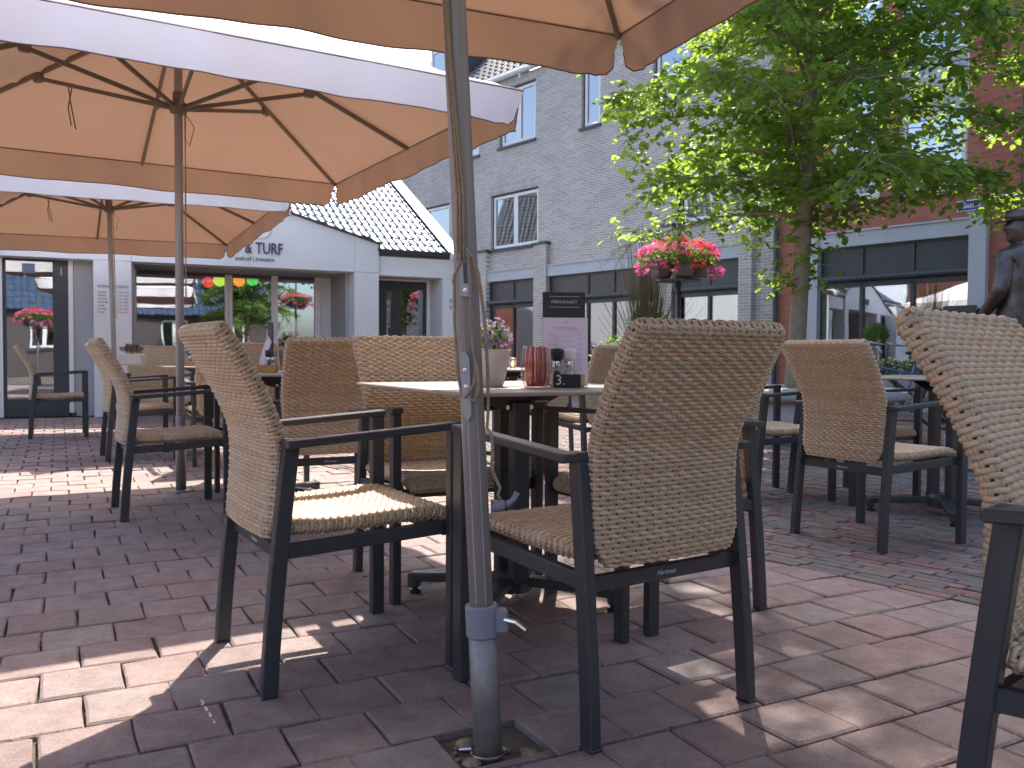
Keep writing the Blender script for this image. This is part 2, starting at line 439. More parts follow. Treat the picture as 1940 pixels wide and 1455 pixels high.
nF = Vector((.766, .643))     # normal of the street front of the brick buildings
BD = 3.185                    # distance of the kerb line between pavers and clinkers along nF

def in_view(x, y, m=60):
    d = Vector((x, y, 0)) - Vector((0, 0, CAMZ))
    z = d.dot(F_)
    if z < .25: return False
    px = 970 + FPX*d.dot(R2)/z; py = 727.5 - FPX*d.dot(U2)/z
    mm = m + 150/z
    return -mm < px < 1940+mm and py < 1455 + mm

def slab(mb, poly, zt, th, c, jit=.0, M=None):
    # chamfered flat stone from a 2D polygon (counter-clockwise)
    n = len(poly); cx = sum(p[0] for p in poly)/n; cy = sum(p[1] for p in poly)/n
    pts = []
    for i in range(n):
        a, b_ = poly[i], poly[(i+1) % n]
        pts.append(a)
        pts.append(((a[0]+b_[0])/2, (a[1]+b_[1])/2))
    pj = [(x+random.uniform(-jit, jit), y+random.uniform(-jit, jit)) for x, y in pts]
    def ins(p, k):
        dx, dy = p[0]-cx, p[1]-cy; l = math.hypot(dx, dy)
        return (p[0]-dx/l*k, p[1]-dy/l*k)
    r0 = [(x, y, zt-th) for x, y in pj]
    r1 = [(x, y, zt-c*.7) for x, y in pj]
    r2 = []
    for i, p in enumerate(pj):
        q = ins(p, c*(1.25 if i % 2 == 0 else .9)); r2.append((q[0], q[1], zt+random.uniform(-.0006, .0006)))
    N = len(pj)
    vs = r0+r1+r2; fs = [tuple(range(2*N, 3*N))]
    for i in range(N):
        j = (i+1) % N
        fs += [(i, j, N+j, N+i), (N+i, N+j, 2*N+j, 2*N+i)]
    mb.add(vs, fs, M)

def clip(poly, a, b, c):
    # keep the side a*x+b*y <= c
    out = []
    for i in range(len(poly)):
        p, q = poly[i], poly[(i+1) % len(poly)]
        fp, fq = a*p[0]+b*p[1]-c, a*q[0]+b*q[1]-c
        if fp <= 0: out.append(p)
        if (fp < 0) != (fq < 0) and fp != fq:
            t = fp/(fp-fq); out.append((p[0]+(q[0]-p[0])*t, p[1]+(q[1]-p[1])*t))
    return out

AP = R(27.59)
pavement = part('pavement', MB().box(-30, 30, -24, 30, -.06, -.0185), M['sand']); pavement['kind'] = 'structure'
pavement.rotation_euler = (0, 0, AP)
ca, sa = math.cos(AP), math.sin(AP)
def p2w(x, y): return (x*ca - y*sa, x*sa + y*ca)
nl = (nF.x*ca + nF.y*sa, -nF.x*sa + nF.y*ca)   # nF in the paving frame
pv = []
for k in range(-8, 80):
    y0 = 1.591 + .2055*k
    off = .1445 if k % 2 == 0 else .0445
    for i in range(-70, 60):
        x0 = off + .2*i + random.uniform(-.0015, .0015)
        cx, cy = x0+.1, y0+.10275
        wx, wy = p2w(cx, cy)
        dn = wx*nF.x + wy*nF.y
        if dn > BD+.14 or math.hypot(wx, wy) > 17: continue
        if not in_view(wx, wy, 700) and math.hypot(wx, wy) > 4.5: continue
        # inside the restaurant building: skip
        ux = (wx+5.57)*.906 + (wy-11.71)*.423; vy = -(wx+5.57)*.423 + (wy-11.71)*.906
        if vy > .12: continue
        pv.append((math.hypot(wx, wy) + (0 if in_view(wx, wy, 10) else 50), cx, cy, dn))
pv.sort()
variants = []
for q in range(24):
    mb = MB(); e = .0975
    h = .0985
    slab(mb, [(-e+random.uniform(-.002,.002), -h+random.uniform(-.002,.002)), (e+random.uniform(-.002,.002), -h+random.uniform(-.002,.002)), (e+random.uniform(-.002,.002), h+random.uniform(-.002,.002)), (-e+random.uniform(-.002,.002), h+random.uniform(-.002,.002))], 0, .02, random.uniform(.005, .0085), .0026)
    variants.append(mb.mesh('paver', False))
    variants[-1].materials.append(M['paver'])
rest = MB()
n_ind = 0
for d, cx, cy, dn in pv:
    zt = random.uniform(-.0035, .0025); rx, ry = random.gauss(0, .0075), random.gauss(0, .0075)
    wx, wy = p2w(cx, cy)
    cut = dn > BD-.16
    hole = abs(wx+.047) < .12 and abs(wy-1.846) < .12 and math.hypot(wx+.047, wy-1.846) < .105
    if cut or hole:
        poly = [(cx-.0975, cy-.0985), (cx+.0975, cy-.0985), (cx+.0975, cy+.0985), (cx-.0975, cy+.0985)]
        poly = clip(poly, nl[0], nl[1], BD-.006)
        if hole: poly = clip(poly, 0, 1, .047*sa + 1.846*ca - .042)
        if len(poly) < 3: continue
        A = abs(sum(poly[i][0]*poly[(i+1)%len(poly)][1]-poly[(i+1)%len(poly)][0]*poly[i][1] for i in range(len(poly)))/2)
        if A < .0015: continue
        if n_ind < 300:
            mb = MB(); slab(mb, [(x-cx, y-cy) for x, y in poly], 0, .02, .004, .0008)
            link('paver', mb.mesh('paver'), M['paver'], pavement, (cx, cy, zt)); n_ind += 1
        else: slab(rest, poly, zt, .02, .004)
        continue
    rz = random.gauss(0, .007)
    if n_ind < 300:
        o = link('paver', random.choice(variants), None, pavement, (cx, cy, zt), (rx, ry, rz)); n_ind += 1
    else:
        e, h = .0965, .0975
        Mx = Matrix.Translation((cx, cy, 0)) @ Matrix.Rotation(rz, 4, 'Z') @ Matrix.Rotation(rx*.6, 4, 'X') @ Matrix.Rotation(ry*.6, 4, 'Y')
        if d < 7 or 50 < d < 54: slab(rest, [(-e, -h), (e, -h), (e, h), (-e, h)], zt, .02, .004, .001, Mx)
        else:
            rest.add([(-e,-h,zt-.02),(e,-h,zt-.02),(e,h,zt-.02),(-e,h,zt-.02),(-e+.004,-h+.004,zt),(e-.004,-h+.004,zt),(e-.004,h-.004,zt),(-e+.004,h-.004,zt)],
                     [(4,5,6,7),(0,1,5,4),(1,2,6,5),(2,3,7,6),(3,0,4,7)], Mx)
me = bpy.data.meshes.new('far_pavers'); me.from_pydata(rest.v, [], rest.f)
link('far_pavers', me, M['paver'], pavement, kind='stuff')

# clinker street, rows parallel to the brick street front
AC = R(-50)
clinker_street = part('clinker_street', MB().box(-25, 25, BD, 40, -.06, -.0165), M['sand']); clinker_street['kind'] = 'structure'
clinker_street.rotation_euler = (0, 0, AC)
cc, sc_ = math.cos(AC), math.sin(AC)
ck = []
row = .0585; bl_ = .206
y = BD + .002; k = 0
while y < 10.5:
    off = random.uniform(0, bl_) if k % 3 == 0 else (k % 2)*bl_/2 + random.uniform(-.02, .02)
    step = row
    for i in range(-70, 70):
        x0 = off + bl_*i
        cx, cy = x0+bl_/2, y+row/2
        wx, wy = cx*cc - cy*sc_, cx*sc_ + cy*cc
        if wy > 15 or not in_view(wx, wy, 500): continue
        ux = (wx+5.57)*.906 + (wy-11.71)*.423; vy = -(wx+5.57)*.423 + (wy-11.71)*.906
        if vy > .1: continue
        ck.append((math.hypot(wx, wy) + (0 if in_view(wx, wy, 10) else 50), cx, cy))
    y += row; k += 1
ck.sort()
cv = []
for q in range(6):
    mb = MB(); e, h = bl_/2-.004, row/2-.0028
    slab(mb, [(-e, -h), (e, -h), (e, h), (-e, h)], 0, .02, .0035, .0012)
    cv.append(mb.mesh('clinker')); cv[-1].materials.append(M['clinker'])
rest = MB()
for i, (d, cx, cy) in enumerate(ck):
    zt = random.uniform(-.003, .001); rx = random.gauss(0, .012); ry = random.gauss(0, .006); rz = random.gauss(0, .008)
    if i < 300: link('clinker', random.choice(cv), None, clinker_street, (cx, cy, zt), (rx, ry, rz))
    else:
        e, h = bl_/2-.004, row/2-.003
        Mx = Matrix.Translation((cx, cy, 0)) @ Matrix.Rotation(rz, 4, 'Z')
        rest.add([(-e,-h,zt-.02),(e,-h,zt-.02),(e,h,zt-.02),(-e,h,zt-.02),(-e+.003,-h+.003,zt),(e-.003,-h+.003,zt+ry*.1),(e-.003,h-.003,zt+rx*.05),(-e+.003,h-.003,zt)],
                 [(4,5,6,7),(0,1,5,4),(1,2,6,5),(2,3,7,6),(3,0,4,7)], Mx)
me = bpy.data.meshes.new('far_clinkers'); me.from_pydata(rest.v, [], rest.f)
link('far_clinkers', me, M['clinker'], clinker_street, kind='stuff')
M['clinkerfar'] = mat_brick('clinker_paving', (.20,.12,.10), (.17,.155,.15), (.09,.075,.06), bw=.206, bh=.0585, ms=.008, swap=True)
st = part('street', MB().box(-25, 25, 10.4, 30, -.01, -.004), M['clinkerfar']); st['kind'] = 'structure'; st.rotation_euler = (0, 0, AC)

# dry grass and moss sprouting in the joints
mb = MB(); mg = MB()
for i in range(1100):
    d, cx, cy, dn = random.choice(pv[:420])
    if random.random() < .6: x, y_ = cx + random.uniform(-.1, .1), cy - .103
    else: x, y_ = cx - .1, cy + random.uniform(-.1, .1)
    wx, wy = p2w(x, y_)
    tgt = mg if (wx > .6 and random.random() < .6) else mb
    for j in range(random.randint(2, 7)):
        a = random.uniform(0, 2*PI); l = random.uniform(.004, .014); z = random.uniform(.0, .006)
        ox, oy = wx+random.uniform(-.012, .012), wy+random.uniform(-.008, .008)
        ex, ey = math.cos(a)*l, math.sin(a)*l; px_, py_ = -math.sin(a)*.0012, math.cos(a)*.0012
        tgt.add([(ox-px_, oy-py_, -.006), (ox+px_, oy+py_, -.006), (ox+ex, oy+ey, z)], [(0, 1, 2)])
M['straw'] = mat_leaf('dry_straw', (.30,.24,.13), (.42,.36,.22), (.4,.3,.15), .2, .7)
o = part('dry_grass', mb, M['straw']); tag(o, 'dry straw coloured grass bits caught in the paving joints', 'grass', kind='stuff')
o = part('moss', mg, M['green']); tag(o, 'small green moss tufts in the joints of the right hand pavers', 'moss', kind='stuff')

# ------------------------------------------------------------ wicker chair
def weave(C, Nn, W, T, v_len, rows, warps, r_h=.0049, r_o=.0037, amp=.0040, seg=3, seed=1):
    """closed woven shell. C(v) centre (y,z), Nn(v) normal (y,z), W(v) half width, T(v) half thickness, v in 0..1"""
    g = np.random.default_rng(seed)
    def perim(s, w_, t_):      # s in 0..1 round a rounded rectangle; returns x, t, normal x, normal t
        r = t_*.98; a = w_-r
        L1 = 2*a; L2 = PI*r; P = 2*L1+2*L2
        d = (s % 1.0)*P
        x = np.zeros_like(d); t = np.zeros_like(d); nx = np.zeros_like(d); nt_ = np.zeros_like(d)
        k = d < L1; x[k] = -a[k]+d[k] if isinstance(a, np.ndarray) else -a+d[k]; t[k] = t_; nt_[k] = 1
        k = (d >= L1) & (d < L1+L2); ph = (d[k]-L1)/r; x[k] = a+np.sin(ph)*r; t[k] = np.cos(ph)*r; nx[k] = np.sin(ph); nt_[k] = np.cos(ph)
        k = (d >= L1+L2) & (d < 2*L1+L2); x[k] = a-(d[k]-L1-L2); t[k] = -t_; nt_[k] = -1
        k = d >= 2*L1+L2; ph = (d[k]-2*L1-L2)/r; x[k] = -a-np.sin(ph)*r; t[k] = -np.cos(ph)*r; nx[k] = -np.sin(ph); nt_[k] = -np.cos(ph)
        return x, t, nx, nt_
    Vs, Qs, Ts = [], [], []; nv = 0
    n = warps*seg
    dv = 1/rows
    phi = np.radians([-105, -52, 0, 52, 105])
    for k in range(rows):
        v = (k+.5)*dv
        c = np.array(C(v)); nn = np.array(Nn(v)); w_ = W(v); t_ = T(v)
        tv = np.array([-nn[1], nn[0]])      # along v
        s = np.arange(n)/n
        x, t, nx, nt_ = perim(s, w_, t_)
        und = amp*np.cos(PI*(s*warps + k)) + g.normal(0, .00025, n)
        # sag of the strand along v
        sl = .0012*np.sin(PI*(s*warps+k)) + g.normal(0, .0002, n)
        for p in phi:
            o_ = und + r_o*np.cos(p); a_ = r_h*np.sin(p)+sl
            X = x+nx*o_; Tt = t+nt_*o_
            Y = c[0]+nn[0]*Tt+tv[0]*a_; Z = c[1]+nn[1]*Tt+tv[1]*a_
            Vs.append(np.stack([X, Y, Z], 1))
        i = np.arange(n); j = (i+1) % n
        for q in range(4):
            A = nv+q*n; B = nv+(q+1)*n
            Qs.append(np.stack([A+i, A+j, B+j, B+i], 1))
        nv += 5*n
        base = g.beta(2, 2); tt = np.clip(base + g.normal(0, .05, n) + .12*np.sin(s*9+g.uniform(0, 9)), 0, 1)
        Ts.append(np.tile(tt, 5))
    # vertical warps, in pairs
    vv = (np.arange(rows*1+1))/(rows)
    for j in range(warps):
        for e in (-1, 1):
            s0 = (j + e*.17)/warps
            pts = []; nrm = []; sd = []
            for q, v in enumerate(vv):
                c = np.array(C(min(max(v, 0), 1))); nn = np.array(Nn(min(max(v, 0), 1)))
                x, t, nx, nt_ = perim(np.array([s0]), W(v), T(v))
                # height between the rows is neutral; lift against the strand of the neighbouring rows
                u_ = -.0002
                Tt = t[0]+nt_[0]*u_
                pts.append((x[0]+nx[0]*u_, c[0]+nn[0]*Tt, c[1]+nn[1]*Tt))
                nrm.append((nx[0], nt_[0]*nn[0], nt_[0]*nn[1]))
                sd.append(np.cross(nrm[-1], (0, -nn[1], nn[0])))
            # add mid-row points pushed in/out
            P = []; Nr = []; S = []
            for q in range(len(pts)-1):
                P.append(np.array(pts[q])); Nr.append(np.array(nrm[q])); S.append(sd[q])
                m_ = (np.array(pts[q])+np.array(pts[q+1]))/2
                o_ = -amp*.75*math.cos(PI*(j+q))
                P.append(m_+np.array(nrm[q])*o_); Nr.append(np.array(nrm[q])); S.append(sd[q])
            P.append(np.array(pts[-1])); Nr.append(np.array(nrm[-1])); S.append(sd[-1])
            P = np.array(P); Nr = np.array(Nr); S = np.array(S)
            m_ = len(P)
            hw = .0036
            Vs += [P-S*hw-Nr*.0012, P+Nr*.0030, P+S*hw-Nr*.0012]
            i = np.arange(m_-1)
            for q in range(2):
                A = nv+q*m_; B = A+m_
                Qs.append(np.stack([A+i, A+i+1, B+i+1, B+i], 1))
            nv += 3*m_
            Ts.append(np.full(3*m_, g.uniform(.2, .9)))
    return np.concatenate(Vs), np.concatenate(Qs), np.concatenate(Ts)

def helix_edge(path, rad, pitch, thick, seed=3, arc=(-150, 150)):
    # binding strands wound over an edge; path: list of (point, normal, side)
    g = np.random.default_rng(seed); Vs, Qs, Ts = [], [], []; nv = 0
    P = np.array([p for p, a, b in path]); A = np.array([a for p, a, b in path]); B = np.array([b for p, a, b in path])
    seg = np.linalg.norm(np.diff(P, axis=0), axis=1); cum = np.concatenate([[0], np.cumsum(seg)]); L = cum[-1]
    n = int(L/pitch)
    ph = np.radians(np.linspace(arc[0], arc[1], 11))
    for k in range(n):
        s0 = (k+.5)/n*L; skew = pitch*1.5
        ring = []
        for i, a in enumerate(ph):
            s = np.clip(s0 + skew*(i/10-.5)*(1 if k % 2 == 0 else -.2), 0, L)
            p = np.array([np.interp(s, cum, P[:, q]) for q in range(3)]); na = np.array([np.interp(s, cum, A[:, q]) for q in range(3)])
            nb = np.array([np.interp(s, cum, B[:, q]) for q in range(3)])
            rr = rad + (.0015 if k % 2 else 0)
            ring.append((p + (na*math.cos(a)+nb*math.sin(a))*rr, na*math.cos(a)+nb*math.sin(a)))
        tdir = (P[-1]-P[0])/np.linalg.norm(P[-1]-P[0])
        c = np.array([r[0] for r in ring]); nn = np.array([r[1] for r in ring])
        Vs += [c - tdir*thick, c - tdir*thick*.6 + nn*thick*.6, c + nn*thick*.85, c + tdir*thick*.6 + nn*thick*.6, c + tdir*thick]
        i = np.arange(10)
        for q in range(4):
            a_ = nv+q*11; Qs.append(np.stack([a_+i, a_+i+1, a_+11+i+1, a_+11+i], 1))
        nv += 55; Ts.append(np.full(55, g.uniform(0, 1)))
    return np.concatenate(Vs), np.concatenate(Qs), np.concatenate(Ts)

def merge(*parts_):
    V, Q, T = [], [], []; n = 0
    for v, q, t in parts_:
        V.append(v); Q.append(q+n); T.append(t); n += len(v)
    return np.concatenate(V), np.concatenate(Q), np.concatenate(T)

# back profile, side view (y, z), bottom to top
BP = [(-.240,.388), (-.232,.45), (-.226,.52), (-.224,.59), (-.229,.657), (-.251,.716), (-.291,.797), (-.341,.880), (-.377,.934)]
bz = np.array(BP); bcum = np.concatenate([[0], np.cumsum(np.linalg.norm(np.diff(bz, axis=0), axis=1))]); bcum /= bcum[-1]
def smooth_profile(pts, cum):
    ts = np.linspace(0, 1, 101)
    y = np.interp(ts, cum, pts[:, 0]); z = np.interp(ts, cum, pts[:, 1])
    k = np.ones(11)/11
    yp = np.concatenate([2*y[0]-y[5:0:-1], y, 2*y[-1]-y[-2:-7:-1]]); zp = np.concatenate([2*z[0]-z[5:0:-1], z, 2*z[-1]-z[-2:-7:-1]])
    return ts, np.convolve(yp, k, 'valid'), np.convolve(zp, k, 'valid')
bt, by_, bz_ = smooth_profile(bz, bcum)
def Cb(v): return (np.interp(v, bt, by_), np.interp(v, bt, bz_))
def Nb(v):
    a, b = Cb(max(0, v-.02)), Cb(min(1, v+.02)); d = np.array([b[0]-a[0], b[1]-a[1]]); d /= np.linalg.norm(d)
    return (d[1], -d[0])       # points forward (+y)
def Wb(v): return 0.222 + .016*v - .030*max(0, .09-v)/.09 - .016*max(0, v-.955)/.045
def endround(v, t, a, b_):
    if v < a: q = (a-v)/a
    elif v > 1-b_: q = (v-1+b_)/b_
    else: return t
    return max(.0022, t*math.sqrt(max(0, 1-q*q)))
def Tb(v): return endround(v, .0180, .035, .035)
ST = np.array([(-.215,.418), (-.10,.414), (.03,.417), (.15,.424), (.215,.424), (.252,.412), (.268,.388)])
scum = np.concatenate([[0], np.cumsum(np.linalg.norm(np.diff(ST, axis=0), axis=1))]); scum /= scum[-1]
st_, sy_, sz_ = smooth_profile(ST, scum)
def Cs(v): return (np.interp(v, st_, sy_), np.interp(v, st_, sz_))
def Ns(v):
    a, b = Cs(max(0, v-.02)), Cs(min(1, v+.02)); d = np.array([b[0]-a[0], b[1]-a[1]]); d /= np.linalg.norm(d)
    return (-d[1], d[0])       # up
def Ws(v): return .232 + .010*v - .012*max(0, v-.95)/.05
def Ts_(v): return endround(v, .0150, .03, .03)

back = weave(Cb, Nb, Wb, Tb, None, 54, 46, seed=4)
topc = [((x, *Cb(.972)), (0, *(lambda n_: (-n_[1], n_[0]))(Nb(1.0))), (0, *Nb(1.0))) for x in np.linspace(-.224, .224, 9)]
topc = [(p, (0, abs(a[1])*-1 if False else a[1], a[2]), b) for p, a, b in topc]
back = merge(back, helix_edge(topc, .0165, .0102, .0034, 3, (-85, 85)))
botc = [((x, *Cb(.028)), (0, -topc[0][1][1], -topc[0][1][2]), (0, *Nb(0.0))) for x in np.linspace(-.185, .185, 9)]
back = merge(back, helix_edge(botc, .0160, .0102, .0034, 5, (-85, 85)))
seat = weave(Cs, Ns, Ws, Ts_, None, 46, 46, seed=9)
fr = [((x, *Cs(.972)), (0, .45, -.89), (0, *Ns(1.0))) for x in np.linspace(-.222, .222, 9)]
seat = merge(seat, helix_edge(fr, .0140, .0100, .0038, 7, (-90, 90)))
# dip of the seat
sv_, sq_, st__ = seat
sv_[:, 2] -= .012*np.clip(1-(sv_[:, 0]/.2)**2, 0, 1)*np.clip(1-((sv_[:, 1]+.0)/.24)**2, 0, 1)
bv_, bq_, bt__ = back
bv_[:, 1] -= .014*np.clip(1-(bv_[:, 0]/.22)**2, 0, 1)
me_back = np_mesh('backrest', bv_, bq_, True, bt__); me_back.materials.append(M['wicker'])
me_seat = np_mesh('seat', sv_, sq_, True, st__); me_seat.materials.append(M['wicker'])

def leg_front(s):
    mb = MB(); x = s*.280
    return mb.bar((x, .245, 0), (x, .245, .658), .030, .042, (0, 1, 0), .0025)
def leg_rear(s):
    mb = MB(); x0, x1 = s*.250, s*.243
    n = 7; pts = [(x0 + (x1-x0)*t, -.262 + .060*t**1.3, .630*t) for t in np.linspace(0, 1, n)]
    vs = []; fs = []
    for (x, y, z) in pts:
        hx, hy = .015, .0205 - .001*z
        c = .003
        vs += [(x-hx+c, y-hy, z), (x+hx-c, y-hy, z), (x+hx, y-hy+c, z), (x+hx, y+hy-c, z), (x+hx-c, y+hy, z), (x-hx+c, y+hy, z), (x-hx, y+hy-c, z), (x-hx, y-hy+c, z)]
    for i in range(n-1):
        for k in range(8): fs.append((i*8+k, i*8+(k+1) % 8, i*8+8+(k+1) % 8, i*8+8+k))
    fs += [tuple(range(7, -1, -1)), tuple(range((n-1)*8, n*8))]
    return mb.add(vs, fs)
def armrest(s):
    mb = MB(); x = s*.280; w_ = .042
    vs = []
    # flat bar rising to the front, with the rear end turned in to the leg
    a = [(x-w_/2, -.225, .624), (x+w_/2, -.225, .624), (x+w_/2, .266, .658), (x-w_/2, .266, .658)]
    mb.bar((x, -.225, .636), (x, .268, .669), w_, .020, (0, 0, 1), .003)
    mb.cbox(min(s*.228, s*.262), max(s*.228, s*.262), -.2245, -.176, .6275, .6475, .003)
    return mb
rear_rail = MB().bar((-.234, -.222, .352), (.234, -.222, .352), .018, .036, (0, 0, 1), .002)
front_rail = MB().bar((-.264, .226, .377), (.264, .226, .377), .020, .030, (0, 0, 1), .002)
foot = MB()
def make_chair():
    t = thing('wicker_chair', 'chair', 'chair', (0, 0, 0))
    ch = []
    a = link('seat', me_seat, None, t); ch.append(a)
    a = link('backrest', me_back, None, t); ch.append(a)
    for s in (-1, 1):
        ch.append(part('leg', leg_front(s), M['frame'], t)); ch.append(part('leg', leg_rear(s), M['frame'], t))
        ch.append(part('armrest', armrest(s), M['frame'], t))
        mb = MB().cbox(s*.250-.0165, s*.250+.0165, -.2835, -.2405, -.001, .006, .002)
        ch.append(part('foot_cap', mb, M['black'], t))
    for s in (-1, 1): ch.append(part('side_rail', MB().bar((s*.244, -.215, .362), (s*.256, .236, .386), .024, .036, (0, 0, 1), .002), M['frame'], t))
    rr = part('rear_rail', rear_rail, M['frame'], t); ch.append(rr)
    lg = text('logo', 'Hartman', .017, M['cardink'], rr, (0, -.2318, .352), (PI/2, 0, 0), .0004, shear=.35)
    ch.append(part('front_rail', front_rail, M['frame'], t))
    CH[t] = ch; CH[rr] = [lg]
    for c in ch:
        if c not in CH: CH[c] = []
    CH[lg] = []
    return t
chair0 = make_chair()
_used = []
def chair(x, y, heading, label, group='wicker armchairs set round the terrace tables'):
    """heading in degrees clockwise from +Y: the way the chair faces"""
    if not _used: o = chair0; _used.append(1)
    else: o = copy_tree(chair0)
    o.location = (x, y, 0); o.rotation_euler = (0, 0, -R(heading))
    o['label'] = label; o['category'] = 'chair'; o['group'] = group
    return o
chair(-.511, 2.496, 58.8, 'wicker armchair left of the front table, its tall back seen from behind')
chair(.238, 2.226, -33.9, 'wicker armchair at the near end of the front table with its back to us')
chair(.50, 3.02, -121, 'wicker armchair tucked in at the right side of the front table')
chair(-.267, 3.315, 152, 'wicker armchair facing us across the far end of the front table')
chair(-.97, 4.33, -27, 'wicker armchair with its back to us at the near end of the second table')
chair(-1.878, 4.762, 60.4, 'wicker armchair seen side on beside the bare pole of the middle parasol')
chair(-1.70, 5.72, 152, 'wicker armchair facing us beyond the menu stand of the second table')
chair(-3.10, 7.20, 60, 'smooth looking wicker armchair close behind the side on one at the left')
chair(-4.72, 9.02, 62, 'leftmost wicker armchair, far back in front of the grey wall panel')
chair(-3.42, 8.35, 150, 'wicker armchair facing us behind the pale planter on the far left table')
chair(-2.32, 6.93, -28, 'small far wicker armchair seen from behind between two parasol poles')
chair(1.743, 4.137, 61.2, 'wicker armchair right of the front table, square back turned to us')
chair(1.60, 5.36, 72, 'pale wicker armchair half hidden behind the square backed one')
chair(2.12, 5.37, 152, 'wicker armchair facing us behind the right hand table, only its arm and seat in view')
chair(.60, 6.26, -28, 'far wicker armchair seen from behind just right of the menu card')
chair(.20, 7.95, -28, 'farthest wicker armchair, glimpsed under the front table top')
chair(-.62, 6.35, 62, 'wicker armchair peeping out left of the nearest parasol pole')
chair(1.04, 1.26, 138, 'big close up wicker armchair cut off by the right edge of the photo')

# ------------------------------------------------------------ tables
def make_table():
    t = thing('table', 'table', 'table'); ch = []
    z = .756; a, b_ = .40, .50
    ch.append(part('table_top', MB().cbox(-a, a, -b_, b_, z-.012, z, .003), M['table'], t))
    for s in (-1, 1):
        ch.append(part('column', MB().cbox(-.032, .032, s*.055-.022, s*.055+.022, .075, z-.05, .006), M['frame'], t))
    br = MB()
    br.cbox(-.24, .24, -.05, .05, z-.019, z-.0125, .002)
    for s in (-1, 1):
        br.prism([(-.20, z-.02), (.20, z-.02), (.055, z-.085), (-.055, z-.085)], s*.047-.003, s*.047+.003)
    ch.append(part('top_bracket', br, M['black'], t))
    ch.append(part('tilt_lever', MB().cbox(.045, .09, -.095, -.05, z-.055, z-.045, .002), M['steel'], t))
    for s in (-1, 1):
        for q in (-1, 1):
            ch.append(part('bolt', MB().lathe([(0, 0), (.009, 0), (.009, .006), (0, .006)], 8, M=Matrix.Translation((s*.045, q*.051, z-.072)) @ Matrix.Rotation(-q*PI/2, 4, 'X')), M['screw'], t))
    hub = MB().lathe([(.075, .045), (.075, .095), (.055, .115), (.03, .12)], 12)
    ch.append(part('base_hub', hub, M['frame'], t))
    for k in range(4):
        ang = PI/4 + k*PI/2
        Mx = Matrix.Rotation(ang, 4, 'Z')
        mb = MB()
        mb.bar(Mx @ Vector((.04, 0, .083)), Mx @ Vector((.36, 0, .062)), .055, .032, (0, 0, 1), .006)
        mb.bar(Mx @ Vector((.335, 0, .062)), Mx @ Vector((.375, 0, .062)), .055, .032, (0, 0, 1), .006)
        mb.add(*(lambda q: (q.v, q.f))(MB().cbox(.345, .385, -.024, .024, .022, .075, .006)), Mx)
        f = part('foot', mb, M['frame'], t); ch.append(f)
        p_ = part('foot_pad', MB().lathe([(.019, 0), (.022, .004), (.022, .014), (.009, .016), (.009, .03)], 12, (.362*math.cos(ang), .362*math.sin(ang))), M['black'], f)
        CH[f] = [p_]; CH[p_] = []
    CH[t] = ch
    for c in ch: CH.setdefault(c, [])
    return t
table0 = make_table(); _tu = []
TA = R(28.0)
def table(x, y, label, ang=TA):
    if not _tu: o = table0; _tu.append(1)
    else: o = copy_tree(table0)
    o.location = (x, y, 0); o.rotation_euler = (0, 0, ang)
    o['label'] = label; o['category'] = 'table'; o['group'] = 'square topped terrace tables'
    return o
table(.0, 3.01, 'front terrace table with the red glass votive and menu cards on it', R(28))
table(-1.32, 4.99, 'second terrace table, thin dark edge left of the centre chairs')
table(-2.70, 7.65, 'far left terrace table carrying the pale planter')
table(2.37, 4.75, 'right hand terrace table beyond the square backed chair')
table(-.02, 6.95, 'far middle terrace table with a glowing candle jar')

